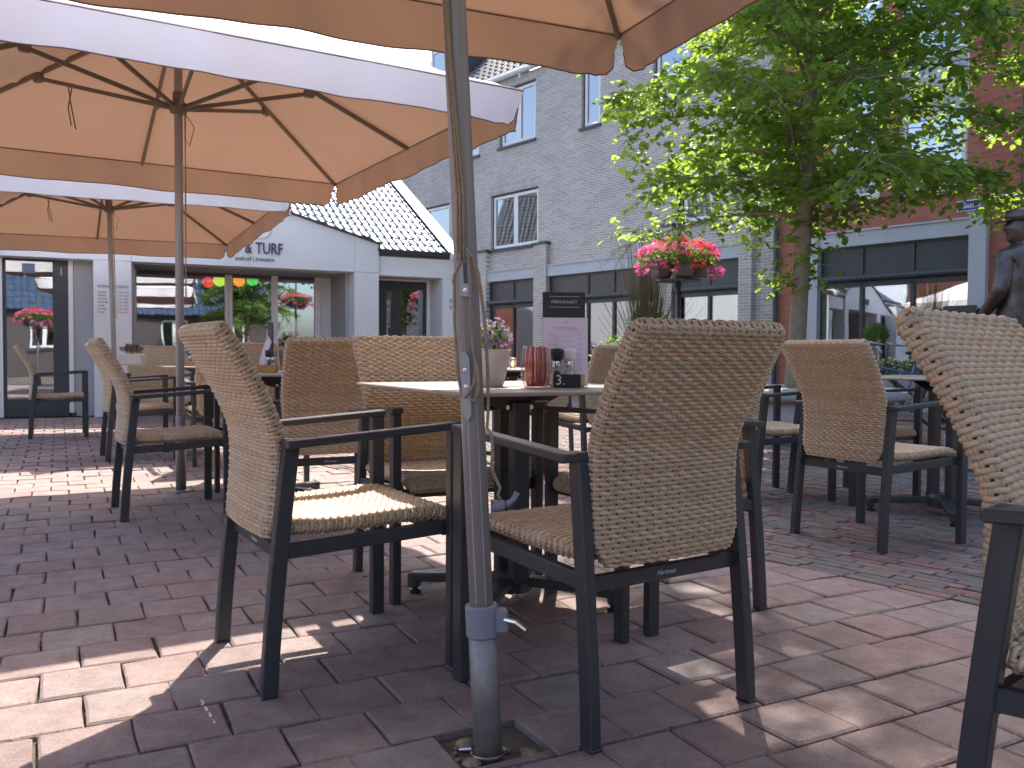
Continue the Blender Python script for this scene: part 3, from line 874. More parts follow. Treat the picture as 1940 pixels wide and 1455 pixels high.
# ------------------------------------------------------------ parasols
HALF, ZE, ZA, VAL = 1.555, 2.34, 3.03, .20
def make_parasol(seed, wave=1.0):
    g = random.Random(seed)
    t = thing('parasol', 'p', 'parasol'); ch = []
    # canopy: four panels with a little sag
    n = 12
    corners = [(-1,-1), (1,-1), (1,1), (-1,1)]
    mbc = MB()
    vs = []; idx = {}
    def zc(x, y):
        r = max(abs(x), abs(y)); u = r
        edge = min(abs(abs(x)-abs(y)), 1)
        s = ZA - (ZA-ZE)*u
        sag = -.028*math.sin(PI*min(1, r))*math.sin(PI*min(1, (min(abs(x), abs(y))/(r+1e-6))))
        lo = .0 if r < .98 else 0
        return s + sag + lo
    N = 24
    for i in range(N+1):
        for j in range(N+1):
            x, y = -1+2*i/N, -1+2*j/N
            ex = .012*(1-abs(y)**2) if abs(x) > .99 else 0
            vs.append((x*HALF, y*HALF, zc(x, y)))
    fs = [(i*(N+1)+j, (i+1)*(N+1)+j, (i+1)*(N+1)+j+1, i*(N+1)+j+1) for i in range(N) for j in range(N)]
    mbc.add(vs, fs)
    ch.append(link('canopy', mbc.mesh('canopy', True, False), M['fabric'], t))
    # valances: hanging strips with waves and rounded ends
    for k in range(4):
        a = corners[k]; b_ = corners[(k+1) % 4]
        mbv = MB(); m_ = 72; vs = []; fs = []
        ox, oy = (a[1]-b_[1])/2*-1, (a[0]-b_[0])/2   # outward
        ox, oy = -( -(b_[1]-a[1]))/2, -(b_[0]-a[0])/2
        ph = g.uniform(0, 6)
        rows_ = 7
        for i in range(m_+1):
            s = i/m_; x = (a[0]+(b_[0]-a[0])*s)*HALF; y = (a[1]+(b_[1]-a[1])*s)*HALF
            e = min(s, 1-s)*2*HALF            # distance to the corner
            drop = VAL*(1 if e > .09 else (.50+.50*math.sin(PI/2*e/.09)))
            for q in range(rows_+1):
                u = q/rows_
                wv = (math.sin(s*17+ph)*.5 + math.sin(s*41+ph*2)*.32 + .2*math.sin(s*71+ph))*.023*u*wave
                crn = math.exp(-e/.16)*math.sin(e*55+1)*.028*u
                inn = -.035*math.exp(-e/.05)*u
                off = wv + crn + .006*u + inn
                sx, sy = -(x/HALF)*.030*math.exp(-e/.03) if abs(a[0]-b_[0]) > 0 else 0, -(y/HALF)*.030*math.exp(-e/.03) if abs(a[1]-b_[1]) > 0 else 0
                vs.append((x+ox*off+sx*u, y+oy*off+sy*u, ZE+.003-drop*u + .004*math.sin(s*23+ph)*u))
        for i in range(m_):
            for q in range(rows_):
                A = i*(rows_+1)+q; fs.append((A, A+1, A+rows_+2, A+rows_+1))
        mbv.add(vs, fs)
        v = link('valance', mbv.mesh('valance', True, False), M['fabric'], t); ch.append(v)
        hm = MB()
        hm.tube([vs[i*(rows_+1)+rows_] for i in range(0, m_+1, 1)], .0032, 4)
        h = part('hem', hm, M['seam'], v); CH[v] = [h]; CH[h] = []
        sm = MB().tube([(a[0]*HALF, a[1]*HALF, ZE-.006), (b_[0]*HALF, b_[1]*HALF, ZE-.006)], .0035, 4)
        ch.append(part('edge_seam', sm, M['seam'], t))
    ZH = 2.385
    ch.append(part('hub', MB().lathe([(.028, ZH-.04), (.05, ZH-.035), (.055, ZH-.01), (.055, ZH+.02), (.036, ZH+.035), (.034, ZH+.09), (.028, ZH+.09)], 16), M['rib'], t))
    ch.append(part('top_hub', MB().lathe([(.028, ZA-.10), (.05, ZA-.09), (.05, ZA-.035), (.02, ZA-.02)], 16), M['rib'], t))
    for k in range(8):
        a = k*PI/4; L = HALF*(math.sqrt(2) if k % 2 else 1)
        dx, dy = math.cos(a), math.sin(a)
        r0 = Vector((dx*.05, dy*.05, ZA-.07)); r1 = Vector((dx*(L-.012), dy*(L-.012), ZE-.016))
        rib = part('rib', MB().bar(r0, r1, .020, .030, (0, 0, 1), .003), M['rib'], t)
        kp = r0.lerp(r1, .46 if k % 2 else .52) - Vector((0, 0, .03))
        st = part('strut', MB().bar((dx*.05, dy*.05, ZH), kp, .018, .026, (0, 0, 1), .003), M['rib'], rib)
        kn = MB().cbox(-.035, .035, -.017, .017, -.028, .028, .008, Matrix.Translation(kp) @ Matrix.Rotation(a, 4, 'Z'))
        kn = part('knuckle', kn, M['rib'], rib)
        CH[rib] = [st, kn]; CH[st] = []; CH[kn] = []
        ch.append(rib)
    # tie tapes hanging under the canopy
    for (a_, l_) in ((2.2, .30), (3.9, .27)):
        x, y = math.cos(a_)*.95, math.sin(a_)*.95
        z0 = zc(x/HALF, y/HALF)-.02
        mb = MB()
        mb.tube([(x, y, z0), (x+.02, y+.01, z0-l_*.5), (x+.045, y+.0, z0-l_)], .004, 4)
        mb.tube([(x+.03, y, z0), (x+.0, y-.01, z0-l_*.55), (x+.02, y+.02, z0-l_*.92)], .004, 4)
        ch.append(part('tie_tape', mb, M['seam'], t))
    CH[t] = ch
    for c in ch: CH.setdefault(c, [])
    return t

def pole_set(t, base=False, front=False):
    ch = []
    z0 = .0 if not front else .325
    ch.append(part('pole', MB().lathe([(.0255, z0), (.0255, ZA-.04), (.0, ZA-.03)], 24), M['pole'], t, True))
    if not front:
        ch.append(part('base_sleeve', MB().lathe([(.031, 0), (.031, .47), (.0265, .475)], 20), M['steel'], t, True))
        ch.append(part('base_plate', MB().lathe([(.068, -.004), (.068, .006), (.034, .012)], 20), M['steel'], t))
        c = MB().tube([(.03, -.035, 2.34), (.034, -.037, 1.9), (.032, -.034, 1.45), (.03, -.03, 1.2)], .0035, 5)
        c.tube([(.036, -.033, 2.34), (.029, -.04, 1.8), (.033, -.036, 1.2)], .003, 5)
        c.tube([(.04, 0, 2.35), (.09, -.02, 2.27), (.06, -.03, 2.15), (.03, -.03, 2.2)], .003, 5)
        ch.append(part('crank_cord', c, M['rope'], t))
    return ch

AX = R(27.8)
p1 = make_parasol(3)
p1.location = (-.047, 1.846, 0); p1.rotation_euler = (R(-.6), R(-3.0), AX, )
p1.rotation_mode = 'QUATERNION'
tilt = Vector((math.tan(R(-2.9)), math.tan(R(1.2)), 1)).normalized()
q = Vector((0, 0, 1)).rotation_difference(tilt)
p1.rotation_quaternion = q @ Euler((0, 0, R(28))).to_quaternion()
p1['label'] = 'nearest tan parasol on the leaning grey pole in the foreground'; p1['group'] = 'square tan parasols over the terrace'
zr = Matrix.Rotation(-R(28), 4, 'Z')    # to place fittings facing the camera
pl_ = pole_set(p1, front=True)
def pm(mb): return MB().add(mb.v, mb.f, zr)
# steel stand tube, collar clamp, bolts
part('stand_tube', MB().lathe([(.031, -.03), (.031, .31)], 24), M['steel'], p1, True)
part('inner_liner', MB().lathe([(.0255, .285), (.0305, .31), (.0305, .322)], 24), M['black'], p1)
cl = MB().lathe([(.0325, .256), (.0355, .259), (.0355, .322), (.0325, .325)], 24)
cl.cbox(.026, .056, -.020, .010, .263, .315, .005)
clamp = part('collar_clamp', pm(cl), M['clamp'], p1)
part('wing_bolt', pm(MB().tube([(.05, -.022, .295), (.074, -.040, .293), (.094, -.054, .280)], [.0055, .005, .0045], 8)), M['screw'], clamp)
part('ring', pm(MB().tube([(.036*math.cos(a), .036*math.sin(a), .004) for a in np.linspace(0, 2*PI, 20)], .003, 6)), M['screw'], p1)
part('eye_bolt', pm(MB().tube([(-.036, -.012, .018), (-.062, -.018, .020)], .004, 8)), M['screw'], p1)
# loose sand and stones in the hole round the steel tube
hs = MB(); g_ = random.Random(3)
for i in range(26):
    a = g_.uniform(0, 6.28); rr = g_.uniform(.045, .10); q_ = g_.uniform(.004, .013) if i > 3 else .022
    c_ = Vector((rr*math.cos(a), rr*math.sin(a), -.018+q_*.4))
    hs.lathe([(0, -q_*.6), (q_*.8, -q_*.2), (q_, q_*.25), (q_*.6, q_*.6), (0, q_*.7)], 7, (c_.x, c_.y), Matrix.Translation((0, 0, c_.z)) )
M['stone'] = mat('sandstone_bits', (.26,.20,.13), .9, 0, .3, 30)
o_ = part('gravel', hs, M['stone']); o_.location = (-.047, 1.846, 0); tag(o_, 'brown sand lumps and pebbles in the hole round the steel pole foot', 'gravel', kind='stuff')
# flutes on the painted pole
fl = MB()
for a in (-112, -66):
    a = R(a); fl.bar((.0252*math.cos(a), .0252*math.sin(a), .33), (.0252*math.cos(a), .0252*math.sin(a), 2.3), .0022, .0016, (math.cos(a), math.sin(a), 0))
part('flute', pm(fl), M['pole'], p1)
# cord, pulley block and cleat on the near side (y negative = towards us)
pb = MB().prism([(-.013, .985), (.012, .985), (.012, 1.075), (.004, 1.09), (-.006, 1.09), (-.013, 1.075)], -.0385, -.024)
pulley = part('pulley_block', pm(pb), M['pole'], p1)
part('pulley_slot', pm(MB().prism([(-.0045, 1.012), (.0045, 1.012), (.0045, 1.07), (-.0045, 1.07)], -.0395, -.030)), M['black'], pulley)
cleat = part('cleat', pm(MB().prism([(-.016, .735), (-.010, .722), (-.001, .735), (.0, .855), (-.008, .868), (-.019, .868), (-.019, .745)], -.041, -.025)), M['pole'], p1)
for (x, z) in ((-.010, .83), (-.0095, .795)):
    part('screw', pm(MB().lathe([(0, 0), (.0048, 0), (.0048, .002), (.0015, .0025), (0, .0015)], 12, M=Matrix.Translation((x, -.041, z)) @ Matrix.Rotation(PI/2, 4, 'X'))), M['screw'], cleat)
part('screw', pm(MB().lathe([(0, 0), (.0048, 0), (.0048, .002), (.0015, .0025), (0, .0015)], 12, M=Matrix.Translation((-.002, -.0385, .998)) @ Matrix.Rotation(PI/2, 4, 'X'))), M['screw'], pulley)
rp = MB()
for (x0, x1, y0) in ((-.021, -.010, -.030), (-.016, -.004, -.034), (-.0125, .003, -.036)):
    rp.tube([(x0-.004, y0+.004, 2.36), (x0, y0, 1.9), (x0+.002, y0-.002, 1.5), (x1, y0-.002, 1.2), (x1-.004, y0-.005, 1.06)], .0034, 7)
rp.tube([(.006, -.037, 1.06), (-.010, -.040, 1.055), (-.024, -.036, 1.03), (-.028, -.03, .93), (-.026, -.032, .82), (-.018, -.038, .77), (-.008, -.046, .775), (.008, -.044, .80), (.013, -.040, .835), (.010, -.036, .86), (.006, -.038, .92), (.008, -.038, 1.0), (.010, -.037, 1.07)], .0034, 7)
rp.tube([(.004, -.038, 1.078), (.016, -.038, 1.07), (.027, -.034, 1.03), (.036, -.026, .93), (.037, -.022, .82), (.034, -.02, .74), (.030, -.022, .705), (.039, -.024, .69), (.040, -.022, .66), (.036, -.02, .62), (.044, -.016, .595), (.052, -.012, .575), (.046, -.006, .56), (.053, -.002, .545)], .0036, 7)
rp.tube([(.010, -.044, .855), (.017, -.048, .83), (.017, -.048, .79), (.009, -.045, .765), (-.004, -.045, .768)], .0034, 7)
part('cord', pm(rp), M['rope'], p1, True)
lk = MB()
lk.tube([(.030, 0, .535), (.060, .0, .535)], [.014, .012], 12)
lk.tube([(.060, .0, .535), (.078, .006, .545), (.088, .012, .56)], [.008, .006, .007], 8)
part('locking_knob', pm(lk), M['clamp'], p1, True)

p2 = make_parasol(8); p2.location = (-2.075, 5.418, 0); p2.rotation_euler = (0, 0, R(30.8))
p2['label'] = 'middle tan parasol with its white outer valance and brown ribs in full view'; p2['group'] = 'square tan parasols over the terrace'
pole_set(p2)
p3 = make_parasol(12); p3.location = (-4.25, 9.3, .04); p3.rotation_euler = (R(-3.3), R(-1.0), R(30))
p3['label'] = 'farthest tan parasol, low at the left in front of the white restaurant'; p3['group'] = 'square tan parasols over the terrace'
pole_set(p3)

# ------------------------------------------------------------ things on the tables
def at_px(px, py, z):
    d = (px-970)/FPX*R2 - (py-727.5)/FPX*U2 + F_
    t = (z-CAMZ)/d.z
    return Vector((0, 0, CAMZ)) + d*t
TZ = .756
def along(px, y, z=TZ): return Vector(((px-970)/FPX*y, y, z))

def blob_flowers(mb, c, rx, ry, rz, n, s, g):
    # clusters of small five-petal flowers
    for i in range(n):
        a = g.uniform(0, 2*PI); b_ = math.acos(g.uniform(-.25, 1)); r = g.uniform(.78, 1.08)
        p = Vector((c[0]+rx*r*math.sin(b_)*math.cos(a), c[1]+ry*r*math.sin(b_)*math.sin(a), c[2]+rz*r*math.cos(b_)))
        nrm = (Vector((p.x-c[0], p.y-c[1], p.z-c[2]+rz*.3))).normalized()
        nrm = (nrm + Vector((g.gauss(0, .4), g.gauss(0, .4), g.gauss(0, .4)))).normalized()
        u = nrm.orthogonal().normalized(); v = nrm.cross(u); r0 = g.uniform(0, 6)
        q = s*g.uniform(.7, 1.2)
        for k in range(5):
            t0 = r0 + k*2*PI/5
            d0 = u*math.cos(t0) + v*math.sin(t0); d1 = u*math.cos(t0+.45)+v*math.sin(t0+.45); d2 = u*math.cos(t0-.45)+v*math.sin(t0-.45)
            mb.add([p, p+d2*q*.75+nrm*q*.15, p+d0*q+nrm*q*.05, p+d1*q*.75+nrm*q*.15], [(0, 1, 2, 3)])
def leaf_cloud(mb, c, rx, ry, rz, n, s, g, up=.3, stems=None):
    for i in range(n):
        a = g.uniform(0, 2*PI); b_ = math.acos(g.uniform(-.6, 1)); r = g.uniform(.3, 1)**.6
        p = Vector((c[0]+rx*r*math.sin(b_)*math.cos(a), c[1]+ry*r*math.sin(b_)*math.sin(a), c[2]+rz*r*math.cos(b_)))
        d = Vector((g.gauss(0, 1), g.gauss(0, 1), g.gauss(up, .6))).normalized(); w_ = d.cross(Vector((g.gauss(0, 1), g.gauss(0, 1), g.gauss(0, 1)))).normalized()
        L = s*g.uniform(.6, 1.3)
        mb.add([p, p+d*L*.5+w_*L*.3, p+d*L, p+d*L*.5-w_*L*.3], [(0, 1, 2, 3)])

def pot(loc, h, r0, r1, label, petal, n=120, fl=.006, group=None, m='pot', dimple=True):
    t = thing('flower_pot', label, 'flower pot', loc, 0, group)
    part('pot', MB().lathe([(0, 0), (r0*.92, 0), (r0, .006), (r1*.97, h*.8), (r1, h*.97), (r1*.985, h), (r1*.90, h), (r1*.88, h*.86), (0, h*.86)], 32), M[m], t, True)
    if dimple:
        dm = MB()
        for i in range(9):
            z = h*(.12+.085*i); r = (r0+(r1*.97-r0)*(z/(h*.8)) if z < h*.8 else r1*.985)
            for k in range(26):
                a = 2*PI*(k+.5*(i % 2))/26; hw = .0034
                c = Vector((math.cos(a)*(r+.0006), math.sin(a)*(r+.0006), z)); u = Vector((-math.sin(a), math.cos(a), 0))
                dm.add([c-u*hw, c-Vector((0,0,hw)), c+u*hw, c+Vector((0,0,hw)), c+Vector((math.cos(a), math.sin(a), 0))*.0016], [(0,1,4), (1,2,4), (2,3,4), (3,0,4)])
        o = part('relief', dm, M[m], t); o['kind'] = 'stuff'
    g = random.Random(hash(label) % 1000 if False else len(label))
    mb = MB(); leaf_cloud(mb, (0, 0, h+.035), r1*1.05, r1*1.05, .055, 420, .016, g); part('leaves', mb, M['green'], t)['kind'] = 'stuff'
    mb = MB(); blob_flowers(mb, (0, 0, h+.03), r1*1.08, r1*1.08, .075, n, fl, g); part('blossoms', mb, M[petal], t)['kind'] = 'stuff'
    mb = MB()
    for i in range(16):
        a = g.uniform(0, 2*PI); r = g.uniform(.1, .9)*r1; x, y = math.cos(a)*r, math.sin(a)*r
        mb.tube([(x*.5, y*.5, h*.85), (x*.8, y*.8, h+.05), (x*1.15, y*1.15, h+.08+g.uniform(0, .035))], .0011, 4)
    part('stem', mb, M['green'], t)
    return t
p_ = along(930, 2.93); pot(p_, .125, .043, .066, 'beige dimpled pot of violet flowers behind the grey pole on the front table', 'petal_violet', 230, .0075)
p_ = along(548, 5.15); pot(p_, .13, .045, .062, 'beige pot of pink flowers beside the menu stand on the second table', 'petal_pink', 150)
p_ = along(858, 6.9); pot(p_, .13, .05, .066, 'beige flower pot peeping out left of the foreground pole', 'petal_violet', 60)

# ribbed red glass votive
mr_, tr_, br_, or_ = nm('red_glass')
br_.inputs['Base Color'].default_value = (.85, .045, .008, 1); br_.inputs['Roughness'].default_value = .04
br_.inputs['Coat Weight'].default_value = 1
br_.inputs['Emission Color'].default_value = (.8, .06, .01, 1); br_.inputs['Emission Strength'].default_value = .0
M['redglass'] = mr_
mg_, tg_, bg_, og_ = nm('clear_glass')
tg_.nodes.remove(bg_)
a1 = tg_.nodes.new('ShaderNodeBsdfTransparent'); a1.inputs[0].default_value = (.90, .88, .86, 1)
a2 = tg_.nodes.new('ShaderNodeBsdfGlossy'); a2.inputs['Roughness'].default_value = .03
a3 = tg_.nodes.new('ShaderNodeLayerWeight'); a3.inputs['Blend'].default_value = .34
a4 = tg_.nodes.new('ShaderNodeMixShader'); tg_.links.new(a3.outputs['Facing'], a4.inputs[0]); tg_.links.new(a1.outputs[0], a4.inputs[1]); tg_.links.new(a2.outputs[0], a4.inputs[2]); tg_.links.new(a4.outputs[0], og_.inputs[0])
M['clearglass'] = mg_
v = thing('votive', 'ribbed clear and red glass candle holder on the front table', 'candle holder', along(1015, 2.80))
prof = [(.030, 0), (.038, .008), (.0455, .038), (.0465, .072), (.045, .105), (.041, .128), (.0395, .136)]
part('outer_glass', MB().lathe(prof + [(.036, .136), (.0345, .12), (.034, .02)], 128, flute=(16, .065)), M['clearglass'], v, True)
part('inner_cup', MB().lathe([(0, .006), (.026, .006), (.032, .02), (.0325, .07), (.032, .11), (.0315, .134), (.0300, .134), (.0295, .03)], 96, flute=(16, .075)), M['redglass'], v, True)
# condiment stand with the number, mills and menus
def stand(base, ang, label, wood, number=None, faces='slate'):
    t = thing('condiment_stand', label, 'condiment stand', base, ang)
    w_, d_, h = .052, .034, .044
    part('tray_base', MB().cbox(-w_, w_, -d_, d_, 0, .006, .001), M[wood], t)
    fr_ = part('front_panel', MB().cbox(-w_, w_-.0142, -d_-.006, -d_-.0004, .0, h, .001), M['slate' if number else wood], t)
    part('side_panel', MB().cbox(w_-.0138, w_, -d_-.006, d_, .0062, h, .001), M[wood], t)
    part('side_panel', MB().cbox(-w_, -w_+.0008, -d_+.0062, d_, .0062, h, .0002), M[wood], t)
    part('back_panel', MB().cbox(-w_+.001, w_-.014, d_-.006, d_, .0062, h, .001), M[wood], t)
    if number: text('number', number, .046, M['chalk'], fr_, (-.030, -d_-.0068, .024), (PI/2, 0, 0), .0003, 'CENTER')
    return t
def mill(loc, label, col, kind):
    t = thing('pepper_mill' if kind == 'p' else 'salt_mill', label, 'mill', loc)
    part('glass_body', MB().lathe([(0, .0), (.021, 0), (.021, .01), (.019, .03), (.013, .05), (.0125, .058)], 24), M['clearglass'], t, True)
    part('filling', MB().lathe([(0, .002), (.018, .002), (.0175, .012), (.014, .03), (.010, .044), (0, .045)], 16), M['black' if kind == 'p' else 'salt'], t, True)
    part('collar', MB().lathe([(.0125, .056), (.0135, .058), (.0135, .074), (.0125, .076)], 20), M['screw'], t, True)
    part('cap', MB().lathe([(.0125, .0755), (.0165, .078), (.0185, .084), (.0195, .104), (.0185, .112), (.010, .114), (0, .114)], 24), M[col], t, True)
    t.scale = (1.08, 1.08, 1.08)
    return t
sb = along(1074, 2.88)
stand(sb, R(8), 'black chalk fronted condiment stand numbered 3 with a pale wood end', 'wood', '3.')
mill(sb + Vector((-.034, .004, .0065)), 'black capped pepper mill behind the red candle holder', 'black', 'p')
mill(sb + Vector((.008, .006, .0065)), 'white capped salt mill standing in the numbered stand', 'whiteplastic', 's')
# the tall black menu and the lilac cocktail card
mc = thing('menu_card', 'tall black menu card headed MENUKAART in the numbered stand', 'menu card', sb + Vector((-.004, .062, .0)), R(6))
cd = part('card', MB().cbox(-.074, .072, -.003, .003, .002, .322, .001), M['card'], mc)
mc.rotation_euler = (R(-4), 0, R(6))
text('heading', 'MENUKAART', .0150, M['cardink'], cd, (.0, -.0036, .288), (PI/2, 0, 0), .0002)
part('rule', MB().box(-.052, .052, -.0038, -.0032, .3065, .3078), M['cardink'], cd); part('rule', MB().box(-.052, .052, -.0038, -.0032, .2700, .2713), M['cardink'], cd)
cc_ = thing('cocktail_card', 'lilac cocktail list standing in front of the black menu card', 'menu card', sb + Vector((-.002, .048, .0)), R(2))
cd = part('card', MB().cbox(-.076, .076, -.001, .001, .002, .234, .0004), M['paper'], cc_)
cc_.rotation_euler = (R(-3), 0, R(4))
text('heading', 'COCKTAILS', .0125, M['ink'], cd, (0, -.0014, .198), (PI/2, 0, 0), .0001, xs=1.15)
text('emblem', 'S&T', .009, M['ink'], cd, (0, -.0014, .218), (PI/2, 0, 0), .0001)
part('rule', MB().box(-.055, .055, -.0016, -.0012, .1885, .1890), M['ink'], cd)
for i, (a, b_) in enumerate((('Mojito', '8,50'), ('Aperol Spritz', '8,50'), ('Gin & Tonic', '9,50'), ('Moscow Mule', '9,50'), ('Pina Colada', '8,50'), ('Cosmopolitan', '8,50'), ('Bellini', '7,50'), ('Negroni', '9,50'))):
    z = .178 - i*.0172
    text('item', a, .0068, M['ink'], cd, (-.058, -.0014, z), (PI/2, 0, 0), .0001, 'LEFT')
    text('price', b_, .0068, M['ink'], cd, (.042, -.0014, z), (PI/2, 0, 0), .0001, 'LEFT')
    part('rule', MB().box(-.045, .025, -.0016, -.0012, z-.0072, z-.0066), M['ink'], cd)
# second table
sb = along(507, 5.0)
stand(sb, R(5), 'orange wooden condiment stand on the second table', 'orangewood')
mill(sb + Vector((.006, .0, .0065)), 'dark capped pepper mill in the orange wooden stand', 'black', 'p')
mill(sb + Vector((.031, .006, .0065)), 'clear salt mill next to the dark capped mill in the orange stand', 'clearglass', 's')
mc = thing('menu_card', 'narrow black menu card seen edge on in the orange stand', 'menu card', sb + Vector((.0, .062, .0)), R(-62))
part('card', MB().cbox(-.062, .062, -.003, .003, .002, .29, .001), M['card'], mc)
cc_ = thing('cocktail_card', 'curved lilac card leaning in the orange wooden stand', 'menu card', sb + Vector((-.03, .045, .0)), R(-50))
mb = MB(); vs = []; fs = []
for i in range(9):
    u = i/8; z = .002+.21*u; x = -.02 + .06*u**1.8
    for q in (-.045, .045): vs += [(q, x, z), (q, x+.0015, z)]
for i in range(8):
    a = i*4; fs += [(a, a+4, a+6, a+2), (a+1, a+3, a+7, a+5), (a, a+1, a+5, a+4), (a+2, a+6, a+7, a+3)]
mb.add(vs, fs); part('card', mb, M['paper'], cc_, True)
# far left table
sb = along(360, 7.55)
stand(sb, 0, 'small orange wooden stand on the far left table behind the middle pole', 'orangewood')
mill(sb + Vector((.0, .0, .0065)), 'dark mill in the far left wooden stand', 'black', 'p')
pb_ = along(250, 7.75)
t = thing('planter_bowl', 'wide pale planter of lavender on the far left table', 'planter', pb_)
part('bowl', MB().cbox(-.105, .105, -.05, .05, 0, .10, .008), M['pot'], t)
mb = MB(); leaf_cloud(mb, (0, 0, .13), .09, .05, .05, 260, .03, random.Random(5), 1.5); part('leaves', mb, M['drygrass'], t)['kind'] = 'stuff'
mb = MB(); blob_flowers(mb, (0, 0, .13), .09, .05, .06, 60, .008, random.Random(6)); part('blossoms', mb, M['petal_violet'], t)['kind'] = 'stuff'
t = thing('candle_jar', 'small candle jar glowing orange on the far middle table', 'candle', along(971, 6.7))
part('jar', MB().lathe([(0, 0), (.028, 0), (.03, .01), (.03, .085), (.028, .088), (.0275, .01)], 20), M['clearglass'], t, True)
mfl = mat('flame', (1, .5, .2), .5, emit=((1, .35, .08), 6))
part('flame', MB().lathe([(0, .02), (.009, .03), (.010, .045), (.004, .062), (0, .068)], 10), mfl, t, True)

# ------------------------------------------------------------ white restaurant
rest_ = thing('restaurant', 'low white restaurant with a glazed blue tiled roof and lettering above its recessed front', 'restaurant', (-5.57, 11.71, 0), R(25))
def rp_(name, mb, m, **k): return part(name, mb, M[m], rest_, **k)
T_ = .30
def B(*a): return MB().box(*a)
# white panels, butted with fine joints
rp_('wall_panel', B(-.07, .40, 0, T_, 0, 2.115), 'white')
rp_('wall_panel', B(3.50, 3.88, 0, T_, 0, 2.115), 'white')
def gable_z(u): return 3.075 - .272*abs(u-1.95)
for (a, b_) in ((-1.3, .396), (.4, 1.946), (1.95, 3.496), (3.50, 3.88)):
    us = [a] + ([1.95] if a < 1.95 < b_ else []) + [b_]
    poly = [(a, 2.12), (b_, 2.12)] + [(u, gable_z(u)) for u in reversed(us)]
    rp_('fascia_panel', MB().prism(poly, 0, T_), 'white')
cop = MB()
for (a, b_) in ((-1.35, 1.95), (1.95, 3.90)):
    cop.bar((a, .13, gable_z(a)+.018), (b_, .13, gable_z(b_)+.018), .36, .035, (0, 0, 1))
cop.box(3.885, 3.905, -.03, .28, 2.46, 2.55)
rp_('coping', cop, 'dark')
sf = MB().box(.40, 3.50, T_, 1.30, 2.115, 2.16).box(-1.3, -.07, T_, .45, 2.20, 2.25)
rp_('soffit', sf, 'greyjamb')
for u in (.9, 1.75, 2.6, 3.2): rp_('spotlight', MB().lathe([(0, 2.108), (.035, 2.108), (.035, 2.114)], 12, (u, .16)), 'whiteframe')
rp_('side_panel', B(3.44, 3.50, T_, 1.30, 0, 2.115), 'greyjamb')
rp_('side_panel', B(3.262, 3.438, 1.28, 1.34, 0, 2.115), 'white')
rp_('side_panel', B(.40, .45, T_, 1.30, 0, 2.115), 'greyjamb')
# recessed glass front
fr_ = MB()
rp_('window_frame', B(.452, 3.26, 1.26, 1.32, 2.155, 2.185).box(.452, .50, 1.255, 1.32, 0, 2.15), 'whiteframe')
for (a, b_) in ((1.77, 1.822), (1.828, 1.88), (2.48, 2.58), (3.17, 3.26)): rp_('window_post', B(a, b_, 1.25, 1.32, 0, 2.15), 'whiteframe')
rp_('lintel', B(.50, 3.17, 1.27, 1.33, 2.06, 2.15), 'darkbrown')
rp_('sill_wall', B(.452, 1.768, 1.262, 1.34, 0, .90), 'white'); rp_('window_sill', B(.452, 1.768, 1.20, 1.26, .90, .93), 'whiteframe')
rp_('door_closer', B(1.66, 1.98, 1.235, 1.249, 2.10, 2.14), 'black')
for (a, b_, z0) in ((.50, 1.77, .93), (1.88, 2.48, .05), (2.58, 3.17, .05)):
    rp_('glass_pane', B(a, b_, 1.285, 1.293, z0, 2.06), 'glass_rest')
# interior
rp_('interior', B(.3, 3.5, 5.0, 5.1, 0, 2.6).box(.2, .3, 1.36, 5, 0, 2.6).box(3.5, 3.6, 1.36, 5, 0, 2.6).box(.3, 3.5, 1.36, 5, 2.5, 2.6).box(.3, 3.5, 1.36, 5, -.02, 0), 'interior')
rp_('counter', B(1.2, 3.0, 3.6, 4.0, 0, 1.05), 'interior_lt')
for (u, z, r, c, lb) in ((1.54, 1.99, .085, 'lamp_red', 'round red paper lantern hanging inside the restaurant window'), (1.72, 2.03, .10, 'lamp_lime', 'lime green paper lantern beside the red one inside the restaurant'),
                     (2.01, 2.03, .09, 'lamp_orange', 'orange paper lantern inside the right hand restaurant door'), (2.22, 2.05, .09, 'lamp_green', 'dark green paper lantern, rightmost inside the restaurant')):
    l = thing('paper_lantern', lb, 'lantern', rest_.matrix_world @ Vector((0,0,0)), 0, 'paper lanterns inside the restaurant')
    a = R(25); yy = 1.48
    l.location = (-5.57 + math.cos(a)*u - math.sin(a)*yy, 11.71 + math.sin(a)*u + math.cos(a)*yy, z)
    part('shade', MB().lathe([(r*math.sin(PI*i/14)*(1+.03*(i % 2)), -r*math.cos(PI*i/14)) for i in range(15)], 20), M[c], l, True)
    part('cord', MB().tube([(0, 0, r), (0, 0, 2.5-z)], .002, 4), M['black'], l)
# booth benches with striped cloth seen through the glass
for i, u in enumerate((1.95, 2.66)):
    a = R(25); yy = 2.1
    t = thing('bench', 'red and grey striped bench back seen through the ' + ('left' if i == 0 else 'right') + ' restaurant door', 'bench', (-5.57 + math.cos(a)*(u+.22) - math.sin(a)*yy, 11.71 + math.sin(a)*(u+.22) + math.cos(a)*yy, 0), a, 'striped benches inside the restaurant')
    part('seat', MB().box(-.23, .23, -.02, .38, .0, .46), M['greyjamb'], t)
    mbr = MB(); mbg = MB()
    for k in range(9): (mbr if k % 2 == 0 else mbg).prism([(-.23+k*.051, .47), (-.23+k*.051+.05, .47), (-.20+k*.051+.05-.03, 1.30), (-.20+k*.051-.03, 1.30)], .38, .42)
    part('back_stripe', mbr, M['redcloth'], t); part('back_stripe', mbg, M['greyjamb'], t)
